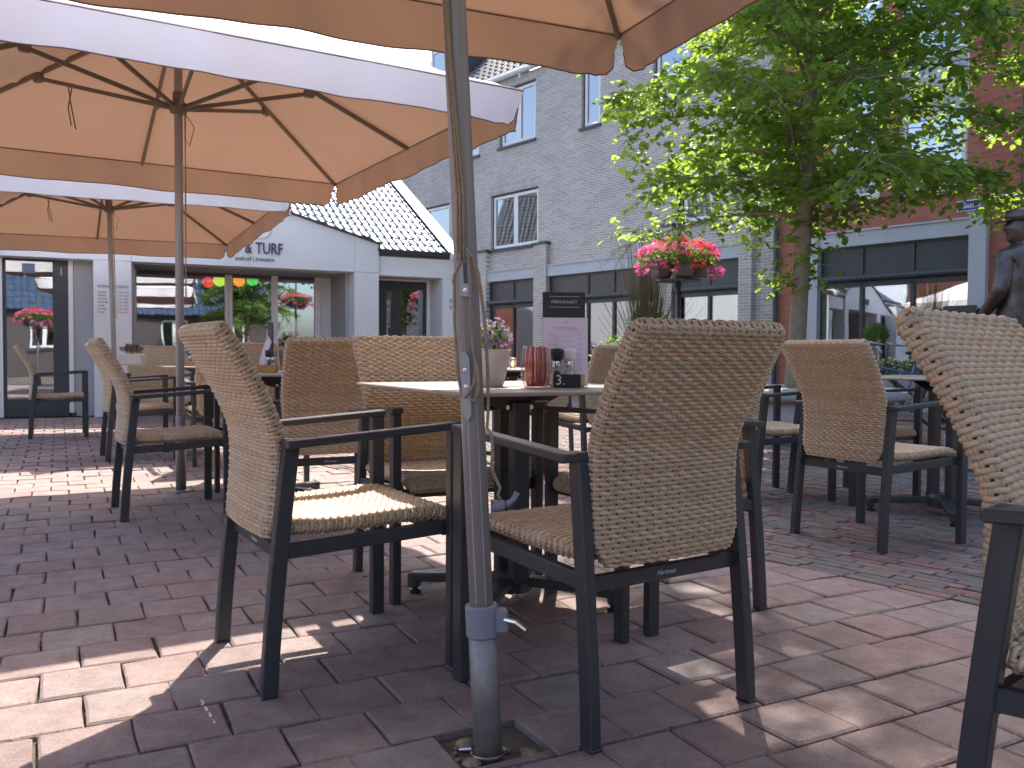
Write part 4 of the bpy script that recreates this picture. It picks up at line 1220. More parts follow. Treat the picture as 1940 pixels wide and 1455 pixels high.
# lettering
text('sign_letters', 'SURF & TURF', .235, M['letter'], rest_, (1.955, -.018, 2.385), (PI/2, 0, 0), .012, 'CENTER', xs=.70, label='raised dark capital letters')
text('sign_letters', 'seafood | brasserie', .088, M['letter'], rest_, (2.035, -.006, 2.235), (PI/2, 0, 0), .002, 'CENTER', xs=.82, label='small sign line under the big letters')
rp_('sign_disc', MB().lathe([(0, 0), (.16, 0), (.16, .03), (0, .03)], 32, M=Matrix.Translation((2.10, -.002, 2.69)) @ Matrix.Rotation(PI/2, 4, 'X')), 'whiteplastic')
text('notice', 'OPENINGSTIJDEN', .048, M['letter'], rest_, (.17, -.003, 1.765), (PI/2, 0, 0), .0006, 'CENTER')
for i, (a, b_) in enumerate((('maandag', '11:00 - 22:00'), ('dinsdag', '11:00 - 22:00'), ('woensdag', '11:00 - 22:00'), ('donderdag', '11:00 - 22:00'), ('vrijdag', '11:00 - 23:00'), ('zaterdag', '11:00 - 23:00'), ('zondag', '11:00 - 22:00'))):
    z = 1.69 - i*.045
    text('notice', a, .030, M['letter'], rest_, (-.02, -.003, z), (PI/2, 0, 0), .0005, 'LEFT'); text('notice', b_, .026, M['letter'], rest_, (.22, -.003, z), (PI/2, 0, 0), .0005, 'LEFT')
# left part: grey panel, glazed door
rp_('side_panel', B(-.32, -.072, .32, .40, 0, 2.20), 'greyjamb')
rp_('door_post', B(-.38, -.322, .30, .38, .05, 2.16), 'whiteframe'); rp_('door_post', B(-1.22, -1.16, .30, .38, .0, 2.16), 'whiteframe'); rp_('door_head', B(-1.22, -.322, .29, .38, 2.162, 2.20), 'whiteframe')
rp_('plinth', B(-.36, -.30, .28, .318, 0, .05), 'dark')
df = MB().box(-.57, -.382, .33, .37, 0, 2.16).box(-1.158, -1.12, .33, .37, 0, 2.16).box(-1.12, -.57, .33, .37, 2.09, 2.16).box(-1.12, -.57, .33, .37, 0, .24)
rp_('door_frame', df, 'dark')
rp_('glass_pane', B(-1.12, -.57, .345, .352, .24, 2.09), 'glass_rest')
rp_('number_plate', MB().box(-.47, -.46, .325, .329, 1.92, 2.02), 'whiteframe')
rp_('sticker', MB().box(-.93, -.78, .338, .344, 1.93, 2.06), 'blue')
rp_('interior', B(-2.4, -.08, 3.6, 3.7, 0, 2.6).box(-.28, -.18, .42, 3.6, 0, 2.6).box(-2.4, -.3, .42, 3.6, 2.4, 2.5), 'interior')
rp_('door_frame', B(-2.2, -1.222, .33, .37, 0, .24).box(-2.2, -1.222, .33, .37, 2.09, 2.2), 'dark'); rp_('glass_pane', B(-2.2, -1.222, .345, .352, .24, 2.09), 'glass')
rp_('wall_panel', B(-5.5, -2.2, 0, T_, 0, 2.45), 'white')
# right part with the dark door
rp_('fascia_panel', B(3.884, 5.30, .05, .35, 2.09, 2.43), 'white')
rp_('gutter', B(3.90, 5.42, -.02, .10, 2.432, 2.49), 'dark')
rp_('wall_panel', B(4.94, 5.30, .05, .68, 0, 2.088), 'white')
rp_('soffit', B(3.884, 4.938, .35, .70, 2.09, 2.13), 'greyjamb')
rp_('door_post', B(4.87, 4.93, .60, .66, 0, 2.06), 'whiteframe'); rp_('door_head', B(3.884, 4.938, .60, .66, 2.062, 2.09), 'whiteframe')
rp_('door_frame', MB().box(3.884, 4.19, .62, .66, 0, 2.06).box(4.27, 4.31, .61, .66, 0, 2.06).box(4.19, 4.27, .62, .66, 1.90, 2.06), 'dark')
dr = part('door', MB().box(4.31, 4.43, .625, .66, 0, 2.055).box(4.81, 4.868, .625, .66, 0, 2.055).box(4.43, 4.81, .625, .66, 1.93, 2.055).box(4.43, 4.81, .625, .66, 0, .35), M['dark'], rest_)
part('glass_pane', B(4.43, 4.81, .64, .647, .35, 1.93), M['glass_clear'], dr)
rp_('glass_pane', B(4.19, 4.27, .64, .647, .2, 1.90), 'glass_clear')
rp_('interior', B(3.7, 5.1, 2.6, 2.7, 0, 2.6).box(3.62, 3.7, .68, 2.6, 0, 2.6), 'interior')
t = thing('potted_climber', 'leafy green plant behind the glass of the dark door', 'plant', (0, 0, 0)); a = R(25)
t.location = (-5.57 + math.cos(a)*4.6 - math.sin(a)*.95, 11.71 + math.sin(a)*4.6 + math.cos(a)*.95, 0)
mb = MB(); leaf_cloud(mb, (0, 0, 1.1), .13, .1, .7, 420, .07, random.Random(2)); part('leaves', mb, M['green'], t)['kind'] = 'stuff'
part('pot', MB().lathe([(0, 0), (.12, 0), (.15, .35), (.13, .35), (.13, .3), (0, .3)], 16), M['planter'], t)
ic = rp_('intercom', B(5.06, 5.10, .035, .049, 1.60, 1.66).box(5.06, 5.10, .035, .049, 1.70, 1.76), 'greyjamb')
rp_('wall_light', MB().lathe([(0, 1.60), (.02, 1.60), (.02, 1.78), (0, 1.78)], 12, (5.16, .02)), 'whiteplastic')
rp_('wall_camera', B(5.10, 5.20, .0, .049, 2.02, 2.07), 'dark')
# roof
RS = .535; RZ = 2.47
RD = 4.6
roof = rp_('roof', MB().prism([(-5.5, 0), (5.05, 0), (5.05, .06), (-5.5, .06)], 0, 1), 'dark')
bpy.data.objects.remove(roof, do_unlink=True)
sl = math.hypot(1, RS); ang = math.atan(RS)
roof = part('roof', MB().box(-5.5, 3.9, .36, RD*sl, -.10, -.035).box(3.9, 5.05, 0, RD*sl, -.10, -.035), M['dark'], rest_); roof.location = (0, .0, RZ); roof.rotation_euler = (ang, 0, 0)
# glazed pantiles: one shared mesh, an S profile with a rounded nose
TW, TL = .118, .27
def tile_mesh():
    mb = MB(); n = 9; prof = []
    for i in range(n+1):
        u = i/n
        z = .022*math.sin(PI*min(1, u/.46)) if u < .46 else -.003*math.sin(PI*(u-.46)/.54)
        prof.append((u*TW*1.06, z))
    rows = [(0, -.012, 0), (0.0, .010, 1), (.012, .016, 1), (TL*1.08, .0, 1)]
    for (y, dz, k) in rows:
        for (x, z) in prof: mb.v.append((x, y, z*k + dz))
    for r in range(3):
        for i in range(n): a = r*(n+1)+i; mb.f.append((a, a+1, a+n+2, a+n+1))
    return mb
tm = tile_mesh(); me_tile = tm.mesh('roof_tile', True, False); me_tile.materials.append(M['roof'])
tiles = []
nrow = int(RD*sl/TL)
for r in range(nrow):
    for c in range(int(10.5/TW)):
        u = 5.04 - TW*(c+1); s = r*TL
        if u < 3.86 and s < .30: continue
        vis = 2.2 < u and (r < 15)
        tiles.append((0 if vis and u > 2.4 + r*.13 else 1, r, c, u, s))
tiles.sort(key=lambda q: (q[0], q[1]*.6+q[2]*.25))
restt = MB(); cnt = 0
for (k, r, c, u, s) in tiles:
    if cnt < 300:
        link('roof_tile', me_tile, None, roof, (u, s-.02, 0), (random.gauss(0, .006), random.gauss(0, .01), random.gauss(0, .006))); cnt += 1
    else:
        restt.add(tm.v, tm.f, Matrix.Translation((u, s-.02, 0)))
me = bpy.data.meshes.new('far_tiles'); me.from_pydata(restt.v, [], restt.f); me.polygons.foreach_set('use_smooth', [True]*len(me.polygons))
link('far_tiles', me, M['roof'], roof, kind='stuff')
vb = MB().bar((5.14, -.12, RZ-.06), (5.14, RD, RZ+RS*RD), .20, .10, (0, 0, 1))
vb.bar((5.02, -.08, RZ+.02), (5.02, RD, RZ+RS*RD+.075), .05, .012, (0, 0, 1))
rp_('verge_board', vb, 'white')
rp_('ridge', MB().bar((-5.5, RD, RZ+RS*RD+.02), (5.2, RD, RZ+RS*RD+.02), .22, .12, (0, 0, 1)), 'roof')
rp_('gable_wall', MB().add([(5.30, .1, 0), (5.30, 2*RD, 0), (5.30, 2*RD, 2.4), (5.30, RD, RZ+RS*RD-.1), (5.30, .1, 2.4), (5.1, .1, 0), (5.1, 2*RD, 0), (5.1, 2*RD, 2.4), (5.1, RD, RZ+RS*RD-.1), (5.1, .1, 2.4)],
    [(0,1,2,3,4), (9,8,7,6,5), (0,5,6,1), (1,6,7,2), (2,7,8,3), (3,8,9,4), (4,9,5,0)]), 'white')
rp_('back_wall', B(-5.5, 5.1, 2*RD-.2, 2*RD, 0, 2.45), 'white'); rp_('gable_wall', B(-5.5, -5.3, .3, 2*RD, 0, 4.3), 'white')
b2 = rp_('back_roof', MB().box(-5.5, 5.1, 0, RD*sl, -.10, .0), 'darkroof'); b2.location = (0, RD*2, RZ); b2.rotation_euler = (PI-ang, 0, 0); b2.rotation_euler = (-ang, 0, 0); b2.location = (0, RD, RZ+RS*RD)
del b2

# ------------------------------------------------------------ brick street front (grey block and red block)
def wall_cells(mb, u0, u1, z0, z1, holes, th=.28, zt=None):
    us = sorted(set([u0, u1] + [h[0] for h in holes] + [h[1] for h in holes])); zs = sorted(set([z0, z1] + [h[2] for h in holes] + [h[3] for h in holes]))
    us = [u for u in us if u0 <= u <= u1]; zs = [z for z in zs if z0 <= z <= z1]
    for i in range(len(us)-1):
        j = 0
        while j < len(zs)-1:
            def solid(jj):
                cu, cz = (us[i]+us[i+1])/2, (zs[jj]+zs[jj+1])/2
                return not any(h[0] < cu < h[1] and h[2] < cz < h[3] for h in holes)
            if solid(j):
                k = j
                while k+1 < len(zs)-1 and solid(k+1): k += 1
                mb.box(us[i], us[i+1], 0, th, zs[j], zs[k+1]); j = k+1
            else: j += 1
FR = (10.62, 8.91, 0)
def window(par, u0, u1, z0, z1, fr='whiteframe', outer='dark', split=2, soldier='greysoldier', inset=.10, sill=True, blind=0):
    w_ = MB(); o = .045
    w_.box(u0, u0+o, inset-.02, inset+.06, z0, z1).box(u1-o, u1, inset-.02, inset+.06, z0, z1).box(u0+o, u1-o, inset-.02, inset+.06, z1-o, z1).box(u0+o, u1-o, inset-.02, inset+.06, z0, z0+o)
    wn = part('window', w_, M[outer], par)
    n = split; W_ = (u1-u0-2*o)/n
    for k in range(n):
        a, b_ = u0+o+k*W_+.004, u0+o+(k+1)*W_-.004; f = .07
        fm = MB().box(a, a+f, inset-.03, inset+.04, z0+o, z1-o).box(b_-f, b_, inset-.03, inset+.04, z0+o, z1-o).box(a+f, b_-f, inset-.03, inset+.04, z1-o-f, z1-o).box(a+f, b_-f, inset-.03, inset+.04, z0+o, z0+o+f)
        part('casement', fm, M[fr], wn)
        part('pane', MB().box(a+f, b_-f, inset, inset+.008, z0+o+f, z1-o-f), M['glass'], wn)
    part('backing', MB().box(u0, u1, .55, .57, z0, z1).box(u0-.01, u0, .27, .56, z0, z1).box(u1, u1+.01, .27, .56, z0, z1), M['interior'], wn)
    if sill: part('window_sill', MB().box(u0-.04, u1+.04, -.05, inset-.021, z0-.06, z0-.002), M['dark'], wn)
    if soldier: part('soldier_course', MB().box(u0-.10, u1+.10, -.004, .06, z1+.004, z1+.21), M[soldier], wn)
    return wn
def shop_bay(par, u0, u1, pane_us, panel='dark', film=None, beam=True, zc=2.26, zg=2.10):
    if beam: part('beam', MB().box(u0, u1, -.08, .18, 2.735, 2.97).box(u0-.03, u1+.03, -.11, .18, 2.971, 3.0), M['beam'], par)
    bs = [u0] + pane_us + [u1]
    for i in range(len(bs)-1):
        a, b_ = bs[i]+.03, bs[i+1]-.03
        part('transom_panel', MB().box(a, b_, .03, .06, zc, zc+.222).box(a, b_, .034, .06, zc+.2225, zc+.2265).box(a, b_, .03, .06, zc+.227, 2.70), M[panel], par)
    fm = MB()
    for u in bs: fm.box(u-.028, u+.028, .0, .10, 0, 2.73)
    fm.box(u0, u1, .0, .10, 2.70, 2.734).box(u0, u1, -.0, .10, zg-.05, zc-.002).box(u0, u1, .0, .10, .30, .36)
    part('shop_frame', fm, M['dark'], par)
    aw = MB().box(u0, u1, -.10, -.002, zc-.10, zc-.01).lathe([(0, u0), (.052, u0), (.052, u1), (0, u1)], 12, M=Matrix.Translation((0, -.06, zc-.07)) @ Matrix.Rotation(PI/2, 4, 'Y'))
    part('awning_box', aw, M['dark'], par)
    part('base_wall', MB().box(u0, u1, .0, .12, 0, .30), M['beam'], par)
    for i in range(len(bs)-1):
        a, b_ = bs[i]+.028, bs[i+1]-.028
        part('glass_pane', MB().box(a, b_, .045, .053, .36, zg-.05), M['glass'], par)
        if film and i in film: part('window_film', MB().box(a, b_, .07, .073, .36, zg-.05), M['film'], par)
    part('interior', MB().box(u0, u1, 3.2, 3.3, 0, 2.9).box(u0-.05, u0, .1, 3.2, 0, 2.9).box(u1, u1+.05, .1, 3.2, 0, 2.9).box(u0, u1, .2, 3.2, 2.72, 2.8), M['interior'], par)
M['film'] = mat('frosted_film', (.16,.27,.32), .5, 0, .05, 1)
gb = thing('brick_building', 'grey brick block of three storeys with white windows above shopfronts', 'building', FR, R(-50))
holes = [(-17.40, -15.58, 3.53, 4.92), (-17.08, -15.70, 6.07, 7.50), (-14.14, -13.55, 5.99, 7.55), (-12.03, -11.10, 6.10, 7.50), (-11.28, -10.50, 3.52, 4.64), (-20.40, -19.20, 3.75, 5.0), (-19.1, -17.9, 6.05, 7.5),
         (-17.43, -15.61, 0, 2.97), (-15.16, -11.72, 0, 2.97), (-11.39, -9.79, 0, 2.97)]
wm = MB(); wall_cells(wm, -26, -15.2, 0, 7.72, holes); part('wall', wm, M['greybrick'], gb)
wm = MB(); wall_cells(wm, -15.2, -9.0, 0, 10.4, holes); part('wall', wm, M['greybrick'], gb)
for h in holes[:7]:
    window(gb, h[0], h[1], h[2], h[3], fr='whiteframe', split=2 if h[1]-h[0] > 1.3 else 1, sill=True)
for (a, b_, zt) in ((-17.74, -17.43, 3.50), (-15.61, -15.16, 3.50), (-11.72, -11.39, 3.50), (-9.79, -9.50, 3.50), (-21.2, -20.8, 3.5)):
    part('pilaster', MB().box(a, b_, -.12, -.001, 0, zt), M['greybrick'], gb)
    part('pilaster_cap', MB().box(a-.04, b_+.04, -.16, -.001, zt, zt+.05), M['dark'], gb)
shop_bay(gb, -17.43, -15.61, [-16.5], 'darkbrown', [1])
shop_bay(gb, -15.16, -11.72, [-13.9, -13.1], 'darkbrown', [0])
shop_bay(gb, -11.39, -9.79, [-10.55], 'dark', None)
part('drainpipe', MB().tube([(-9.03, -.06, 0), (-9.03, -.06, 10.3)], .045, 10), M['dark'], gb)
part('drainpipe', MB().tube([(-11.30, -.05, 0), (-11.30, -.05, 2.15)], .04, 8), M['dark'], gb)
gut = MB().tube([(-26, -.08, 7.78), (-15.25, -.08, 7.78)], .07, 10)
part('gutter', gut, M['gutter'], gb)
for u in (-17.3, -16.2, -18.4): part('gutter_bracket', MB().box(u-.02, u+.02, -.10, -.001, 7.60, 7.71), M['whiteframe'], gb)
# tiled roof over the left part
rf = part('roof', MB().box(-26, -15.21, 0, 5, -.08, 0), M['darkroof'], gb); rf.location = (0, -.05, 7.80); rf.rotation_euler = (R(42), 0, 0)
mb = MB()
for r in range(13):
    for c in range(42):
        u = -15.25 - .255*(c+1); s = r*.31
        mb.add(tm.v, tm.f, Matrix.Translation((u, s, .01)) @ Matrix.Diagonal((2.15, 1.15, 1.6, 1)))
me = bpy.data.meshes.new('roof_tiles'); me.from_pydata(mb.v, [], mb.f)
link('roof_tiles', me, M['darkroof'], rf, kind='stuff')
dm = part('dormer', MB().box(-21.3, -19.6, .9, 3.2, 8.4, 9.75), M['dark'], gb)
part('dormer_window', MB().box(-21.2, -20.5, .86, .899, 8.75, 9.65).box(-20.4, -19.7, .86, .899, 8.75, 9.65), M['glass'], dm)
part('dormer_frame', MB().box(-21.3, -21.2, .84, .899, 8.6, 9.75).box(-20.5, -20.4, .84, .899, 8.6, 9.75).box(-19.7, -19.6, .84, .899, 8.6, 9.75).box(-21.3, -19.6, .84, .899, 9.65, 9.8), M['whiteframe'], dm)
part('side_wall', MB().box(-15.5, -15.201, .3, 6, 7.7, 10.4), M['greybrick'], gb)

rb = thing('brick_building', 'red brick block on the right with a pale framed dark shopfront', 'building', FR, R(-50))
holes = [(-6.85, -5.75, 3.45, 7.4), (-8.05, -7.12, 3.50, 6.9), (-8.16, -5.66, 0, 2.97), (-3.9, -2.8, 3.45, 7.4)]
wm = MB(); wall_cells(wm, -8.998, 4.5, 0, 10.4, holes); part('wall', wm, M['redbrick'], rb)
for h in (holes[0], holes[3]):
    wn = window(rb, h[0], h[1], 3.45, 4.75, fr='whiteframe', outer='whiteframe', split=1, soldier=None)
    window(rb, h[0], h[1], 5.55, 7.40, fr='whiteframe', outer='whiteframe', split=1, soldier=None, sill=False)
    part('infill_panel', MB().box(h[0]+.05, h[1]-.05, .08, .12, 4.75, 5.55), M['beam'], rb)
    part('mullion', MB().box(h[0], h[0]+.05, .06, .14, 4.751, 5.549), M['whiteframe'], rb); part('mullion', MB().box(h[1]-.05, h[1], .06, .14, 4.751, 5.549), M['whiteframe'], rb)
window(rb, -8.05, -7.12, 3.50, 6.9, fr='whiteframe', outer='whiteframe', split=1, soldier=None)
for (a, b_) in ((-8.43, -8.16), (-5.66, -5.41)):
    part('pale_pilaster', MB().box(a, b_, -.12, -.001, 0, 3.04), M['beam'], rb)
    part('pilaster_cap', MB().box(a-.02, b_+.02, -.14, -.001, 3.04, 3.065), M['beam'], rb)
shop_bay(rb, -8.16, -5.66, [-7.42, -6.56], 'dark', None)
part('drainpipe', MB().tube([(-4.97, -.05, 0), (-4.97, -.05, 10.3)], .012, 6), M['dark'], rb)
sg = thing('street_sign', 'blue enamel street name plate on the red brick wall', 'street sign', FR, R(-50))
part('plate', MB().cbox(-5.88, -5.17, -.03, -.006, 3.10, 3.265, .004), M['signwhite'], sg)
part('field', MB().box(-5.868, -5.182, -.034, -.0305, 3.112, 3.253), M['signblue'], sg)
text('street_name', 'Gasthuisstraat', .115, M['signwhite'], sg, (-5.525, -.0345, 3.183), (PI/2, 0, 0), .0008, 'CENTER', xs=.86)
mb_ = thing('menu_board', 'black framed menu board hanging beside the pale shop pilaster', 'menu board', FR, R(-50))
part('frame', MB().cbox(-5.98, -5.50, -.20, -.16, 1.05, 1.66, .006), M['dark'], mb_)
part('sheet', MB().box(-5.92, -5.56, -.204, -.2005, 1.12, 1.52), M['slate'], mb_)
part('stay', MB().box(-5.77, -5.71, -.16, -.121, 1.3, 1.4), M['dark'], mb_)

# ------------------------------------------------------------ houses behind the camera, seen in the window reflections
def back_house(name, label, loc, rz, W_, D_, H_, ridge, wallm, roofm):
    t = thing('house', label, 'house', loc, rz)
    holes = []
    u = -W_/2+.9
    while u < W_/2-1.4: holes.append((u, u+1.1, 1.0, 2.3)); u += 2.4
    wm = MB(); wall_cells(wm, -W_/2, W_/2, 0, H_, holes); part('wall', wm, M[wallm], t)
    for h in holes: window(t, *h, soldier=None)
    part('side_wall', MB().box(-W_/2, -W_/2+.2, .28, D_, 0, H_).box(W_/2-.2, W_/2, .28, D_, 0, H_).box(-W_/2, W_/2, D_, D_+.2, 0, H_), M[wallm], t)
    s = ridge/(D_/2); a = math.atan(s); L = math.hypot(D_/2, ridge)+.3
    r = part('roof', MB().box(-W_/2-.2, W_/2+.2, -.3, L, -.1, 0), M[roofm], t); r.location = (0, 0, H_); r.rotation_euler = (a, 0, 0)
    mb = MB()
    for i in range(int(L/.34)):
        for c in range(int((W_+.4)/.25)):
            mb.add(tm.v, tm.f, Matrix.Translation((-W_/2-.2+.25*c, -.3+i*.34, .01)) @ Matrix.Diagonal((2.1, 1.25, 1.6, 1)))
    me = bpy.data.meshes.new('tiles'); me.from_pydata(mb.v, [], mb.f); link('tiles', me, M[roofm], r, kind='stuff')
    r2 = part('back_roof', MB().box(-W_/2-.2, W_/2+.2, -.05, L, -.1, 0), M[roofm], t); r2.location = (0, D_/2, H_+ridge); r2.rotation_euler = (-a, 0, 0)
    return t
M['terracotta'] = mat('red_roof_tile', (.30,.11,.07), .45, 0, .25, 2)
back_house('h', 'pale house with a steep tiled roof across the square, seen in reflections', (5.5, -9.5, 0), PI+R(20), 11, 7, 2.7, 3.6, 'darkbrown', 'roof')
back_house('h', 'red brick house with a dark roof behind the terrace, seen in reflections', (-8.5, -8.5, 0), PI-R(25), 9, 7, 3.0, 3.0, 'redbrick', 'roof')

back_house('h', 'long red brick terrace to the left of the square, seen in reflections', (-24, 14, 0), PI/2, 26, 8, 6.5, 3.5, 'redbrick', 'darkroof')
back_house('h', 'grey brick house to the right behind the camera, seen in reflections', (16, -4, 0), -PI/2, 14, 8, 6.0, 3.5, 'greybrick', 'roof')

# ------------------------------------------------------------ linden tree
def make_tree(loc, label, H=9.2, r0=.105, crown=2.55, zlow=2.2, seed=1, dens=1.0, nleaf=300, lean=(0, 0)):
    g = random.Random(seed)
    t = thing('linden_tree', label, 'tree', loc)
    n = 26; tp = []
    for i in range(n):
        u = i/(n-1)
        tp.append(Vector((lean[0]*u + .05*math.sin(u*7+seed), lean[1]*u + .05*math.cos(u*6), H*u*.97)))
    rad = [r0*(1-.82*(i/(n-1))**.85) + (.05*math.exp(-i*1.2)) for i in range(n)]
    mb = MB().tube(tp, rad, 12); part('trunk', mb, M['bark'], t, True)
    limbs = MB(); leaves = []          # leaf frames: pos, dir, size
    nb = int(112*dens)
    def leafspray(a, d, L, cnt):
        for k in range(cnt):
            f = (k+1)/cnt
            p = a + d*L*f + Vector((g.gauss(0, .02), g.gauss(0, .02), g.gauss(0, .02) - .06*f*f))
            side = d.cross(Vector((0, 0, 1)))
            if side.length < .1: side = Vector((1, 0, 0))
            side.normalize()
            s = 1 if k % 2 else -1
            dd = (d*.55 + side*s*g.uniform(.5, 1.1) + Vector((0, 0, g.uniform(-.75, .05)))).normalized()
            if p.x+loc[0] < 2.3 and p.z < 2.15: continue
            leaves.append((p, dd, g.uniform(.05, .095)))
    for b in range(nb):
        u = (b+.5)/nb
        z = zlow + (H-zlow-.3)*u**.95
        az = b*2.39996 + g.uniform(-.3, .3)
        # crown outline: widest low, tapering up
        prof = crown*(math.sin(PI*min(1, (u*.72+.20)))**.6)
        L = prof*g.uniform(.78, 1.12)
        i = min(n-2, int(z/(H*.97)*(n-1))); p0 = tp[i].lerp(tp[i+1], z/(H*.97)*(n-1)-i)
        up = .60 - .15*(1-u) + g.uniform(-.1, .15)
        d = Vector((math.cos(az), math.sin(az), up)).normalized()
        pts = [p0]; segs = 7; cur = p0.copy(); dir_ = d.copy()
        for s in range(segs):
            dir_ = (dir_ + Vector((g.gauss(0, .10), g.gauss(0, .10), -.11 + g.gauss(0, .05)))).normalized()
            cur = cur + dir_*L/segs; pts.append(cur.copy())
        rr = [max(.004, rad[i]*.30*(1-s/(segs+.6))) for s in range(segs+1)]
        limbs.tube(pts, rr, 7, cap=False)
        for s in range(1, segs+1):
            nn = 3 if s < segs else 5
            for q in range(nn):
                if s == 1 and g.random() < .5: continue
                bd = (pts[s]-pts[s-1]).normalized(); sd = bd.cross(Vector((0, 0, 1))).normalized()
                a = g.uniform(-1, 1)
                d2 = (bd*g.uniform(.2, 1) + sd*g.choice((-1, 1))*g.uniform(.3, 1.1) + Vector((0, 0, g.uniform(-.35, .45)))).normalized()
                l2 = g.uniform(.28, .62)*(1.15-.4*u)
                st = pts[s-1].lerp(pts[s], g.random())
                mid = st + d2*l2*.5 + Vector((0, 0, .02)); en = st + d2*l2 + Vector((0, 0, -.04))
                limbs.tube([st, mid, en], [.007, .005, .0025], 4, cap=False)
                leafspray(st, d2, l2, g.randint(8, 12))
                for w2 in range(g.randint(2, 4)):
                    s2 = st + d2*l2*g.uniform(.3, .9)
                    d3 = (d2*.5 + Vector((g.gauss(0, 1), g.gauss(0, 1), g.gauss(-.1, .5))).normalized()).normalized()
                    leafspray(s2, d3, g.uniform(.14, .30), g.randint(4, 7))
    # water shoots on the lower trunk
    for q in range(int(70*dens)):
        z = g.uniform(1.55, zlow+.6); az = g.uniform(0, 2*PI)
        i = min(n-2, int(z/(H*.97)*(n-1))); p0 = tp[i]
        d = Vector((math.cos(az), math.sin(az), g.uniform(-.3, .5))).normalized()
        leafspray(Vector((p0.x, p0.y, z)), d, g.uniform(.2, .55), g.randint(5, 9))
    part('limbs', limbs, M['bark'], t, True)
    # leaf shape: heart, folded on the midrib
    lv = [(0, 0, 0), (-.30, .16, .05), (-.44, .46, .04), (-.26, .80, .0), (0, 1.08, -.10), (.26, .80, 0), (.44, .46, .04), (.30, .16, .05), (0, .5, -.05)]
    lf = [(0, 1, 8), (1, 2, 8), (2, 3, 8), (3, 4, 8), (4, 5, 8), (5, 6, 8), (6, 7, 8), (7, 0, 8)]
    lmesh = MB().add([(x*1.0, y, z) for x, y, z in lv], lf).mesh('leaf', False, False); lmesh.materials.append(M['leaf'])
    LV = np.array(lv); LF = np.array(lf)
    fr = []
    cpos = Vector((0, 0, CAMZ)) - Vector(loc)
    for (p, d, s) in leaves:
        nrm = Vector((g.gauss(0, .45), g.gauss(0, .45), 1)).normalized()
        x = d.cross(nrm).normalized(); z = x.cross(d).normalized()
        fr.append((p, x, d, z, s))
    def vis(p):
        wp = Vector(loc)+p; dd = wp-Vector((0, 0, CAMZ)); zz = dd.dot(F_)
        if zz < .2: return 99
        px = 970+FPX*dd.dot(R2)/zz; py = 727.5-FPX*dd.dot(U2)/zz
        return dd.length if (0 < px < 1940 and 0 < py < 1455) else 99
    order = sorted(range(len(fr)), key=lambda i: vis(fr[i][0]) - fr[i][4]*8)
    ind = set(order[:nleaf])
    for i in order[:nleaf]:
        p, x, d, z, s = fr[i]
        o = bpy.data.objects.new('leaf', lmesh); COL.objects.link(o); o.parent = t
        Mx = Matrix((x*s, d*s, z*s)).transposed().to_4x4(); Mx.translation = p
        o.matrix_local = Mx
    rest_i = [i for i in range(len(fr)) if i not in ind]
    P = np.array([fr[i][0] for i in rest_i]); X = np.array([fr[i][1] for i in rest_i]); D = np.array([fr[i][2] for i in rest_i]); Z = np.array([fr[i][3] for i in rest_i]); S = np.array([fr[i][4] for i in rest_i])
    V = P[:, None, :] + S[:, None, None]*(LV[None, :, 0:1]*X[:, None, :] + LV[None, :, 1:2]*D[:, None, :] + LV[None, :, 2:3]*Z[:, None, :])
    Q = (LF[None] + (np.arange(len(rest_i))*len(LV))[:, None, None]).reshape(-1, 3)
    me = np_mesh('crown', V.reshape(-1, 3), Q, False); me.materials.append(M['leaf'])
    link('crown', me, None, t, kind='stuff')
    print('leaves', len(fr))
    return t
make_tree((2.99, 9.0, 0), 'linden tree with backlit green leaves rising from the round bench on the right', seed=5, H=9.5)
make_tree((7.8, -4.6, 0), 'second linden tree out of frame behind the camera, seen in window reflections', H=6.5, seed=9, dens=.55, nleaf=0, crown=1.9)

# round concrete bench / planter ring under the tree
t = thing('round_bench', 'pale round concrete bench ring at the foot of the linden tree', 'bench', (3.15, 8.95, 0))
part('seat_ring', MB().lathe([(.34, .44), (.34, .52), (.36, .545), (.80, .555), (.86, .53), (.87, .46), (.83, .43), (.34, .44)], 40), M['concrete'], t, True)
part('base_ring', MB().lathe([(.36, 0), (.36, .44), (.74, .44), (.76, 0)], 40), M['concrete'], t, True)
part('soil', MB().lathe([(0, .40), (.36, .40)], 24), M['sand'], t)
# ------------------------------------------------------------ lamp post with flower basket
LP = along(1283, 11.0, 0)
t = thing('lamp_post', 'dark slim lamp post carrying the geranium baskets', 'lamp post', LP)
part('post', MB().lathe([(.06, 0), (.06, .5), (.033, .55), (.030, 3.0), (0, 3.0)], 14), M['dark'], t, True)
part('post_cap', MB().lathe([(.034, 3.0), (.04, 3.01), (.04, 3.05), (0, 3.07)], 12), M['dark'], t, True)
part('bracket', MB().lathe([(.034, 1.80), (.28, 1.81), (.28, 1.83), (.034, 1.84)], 16), M['dark'], t)
g = random.Random(77)
fbz = 1.86
t = thing('flower_basket', 'ring of grey planters overflowing with red and pink geraniums on the lamp post', 'flower basket', LP + Vector((0, 0, fbz)))
for k in range(5):
    a = k*2*PI/5 - PI/2 + .06
    Mx = Matrix.Translation((.27*math.cos(a), .27*math.sin(a), 0)) @ Matrix.Rotation(a+PI/2, 4, 'Z')
    vs = []; 
    for (z, w_, d_) in ((0, .085, .07), (.20, .125, .10), (.215, .128, .103), (.215, .11, .088), (.17, .105, .085)):
        vs += [(-w_, -d_, z), (w_, -d_, z), (w_, d_, z), (-w_, d_, z)]
    fs = [(3, 2, 1, 0), (16, 17, 18, 19)]
    for i in range(4):
        for j in range(4): fs.append((i*4+j, i*4+(j+1) % 4, i*4+4+(j+1) % 4, i*4+4+j))
    part('planter', MB().add(vs, fs, Mx), M['planter'], t)
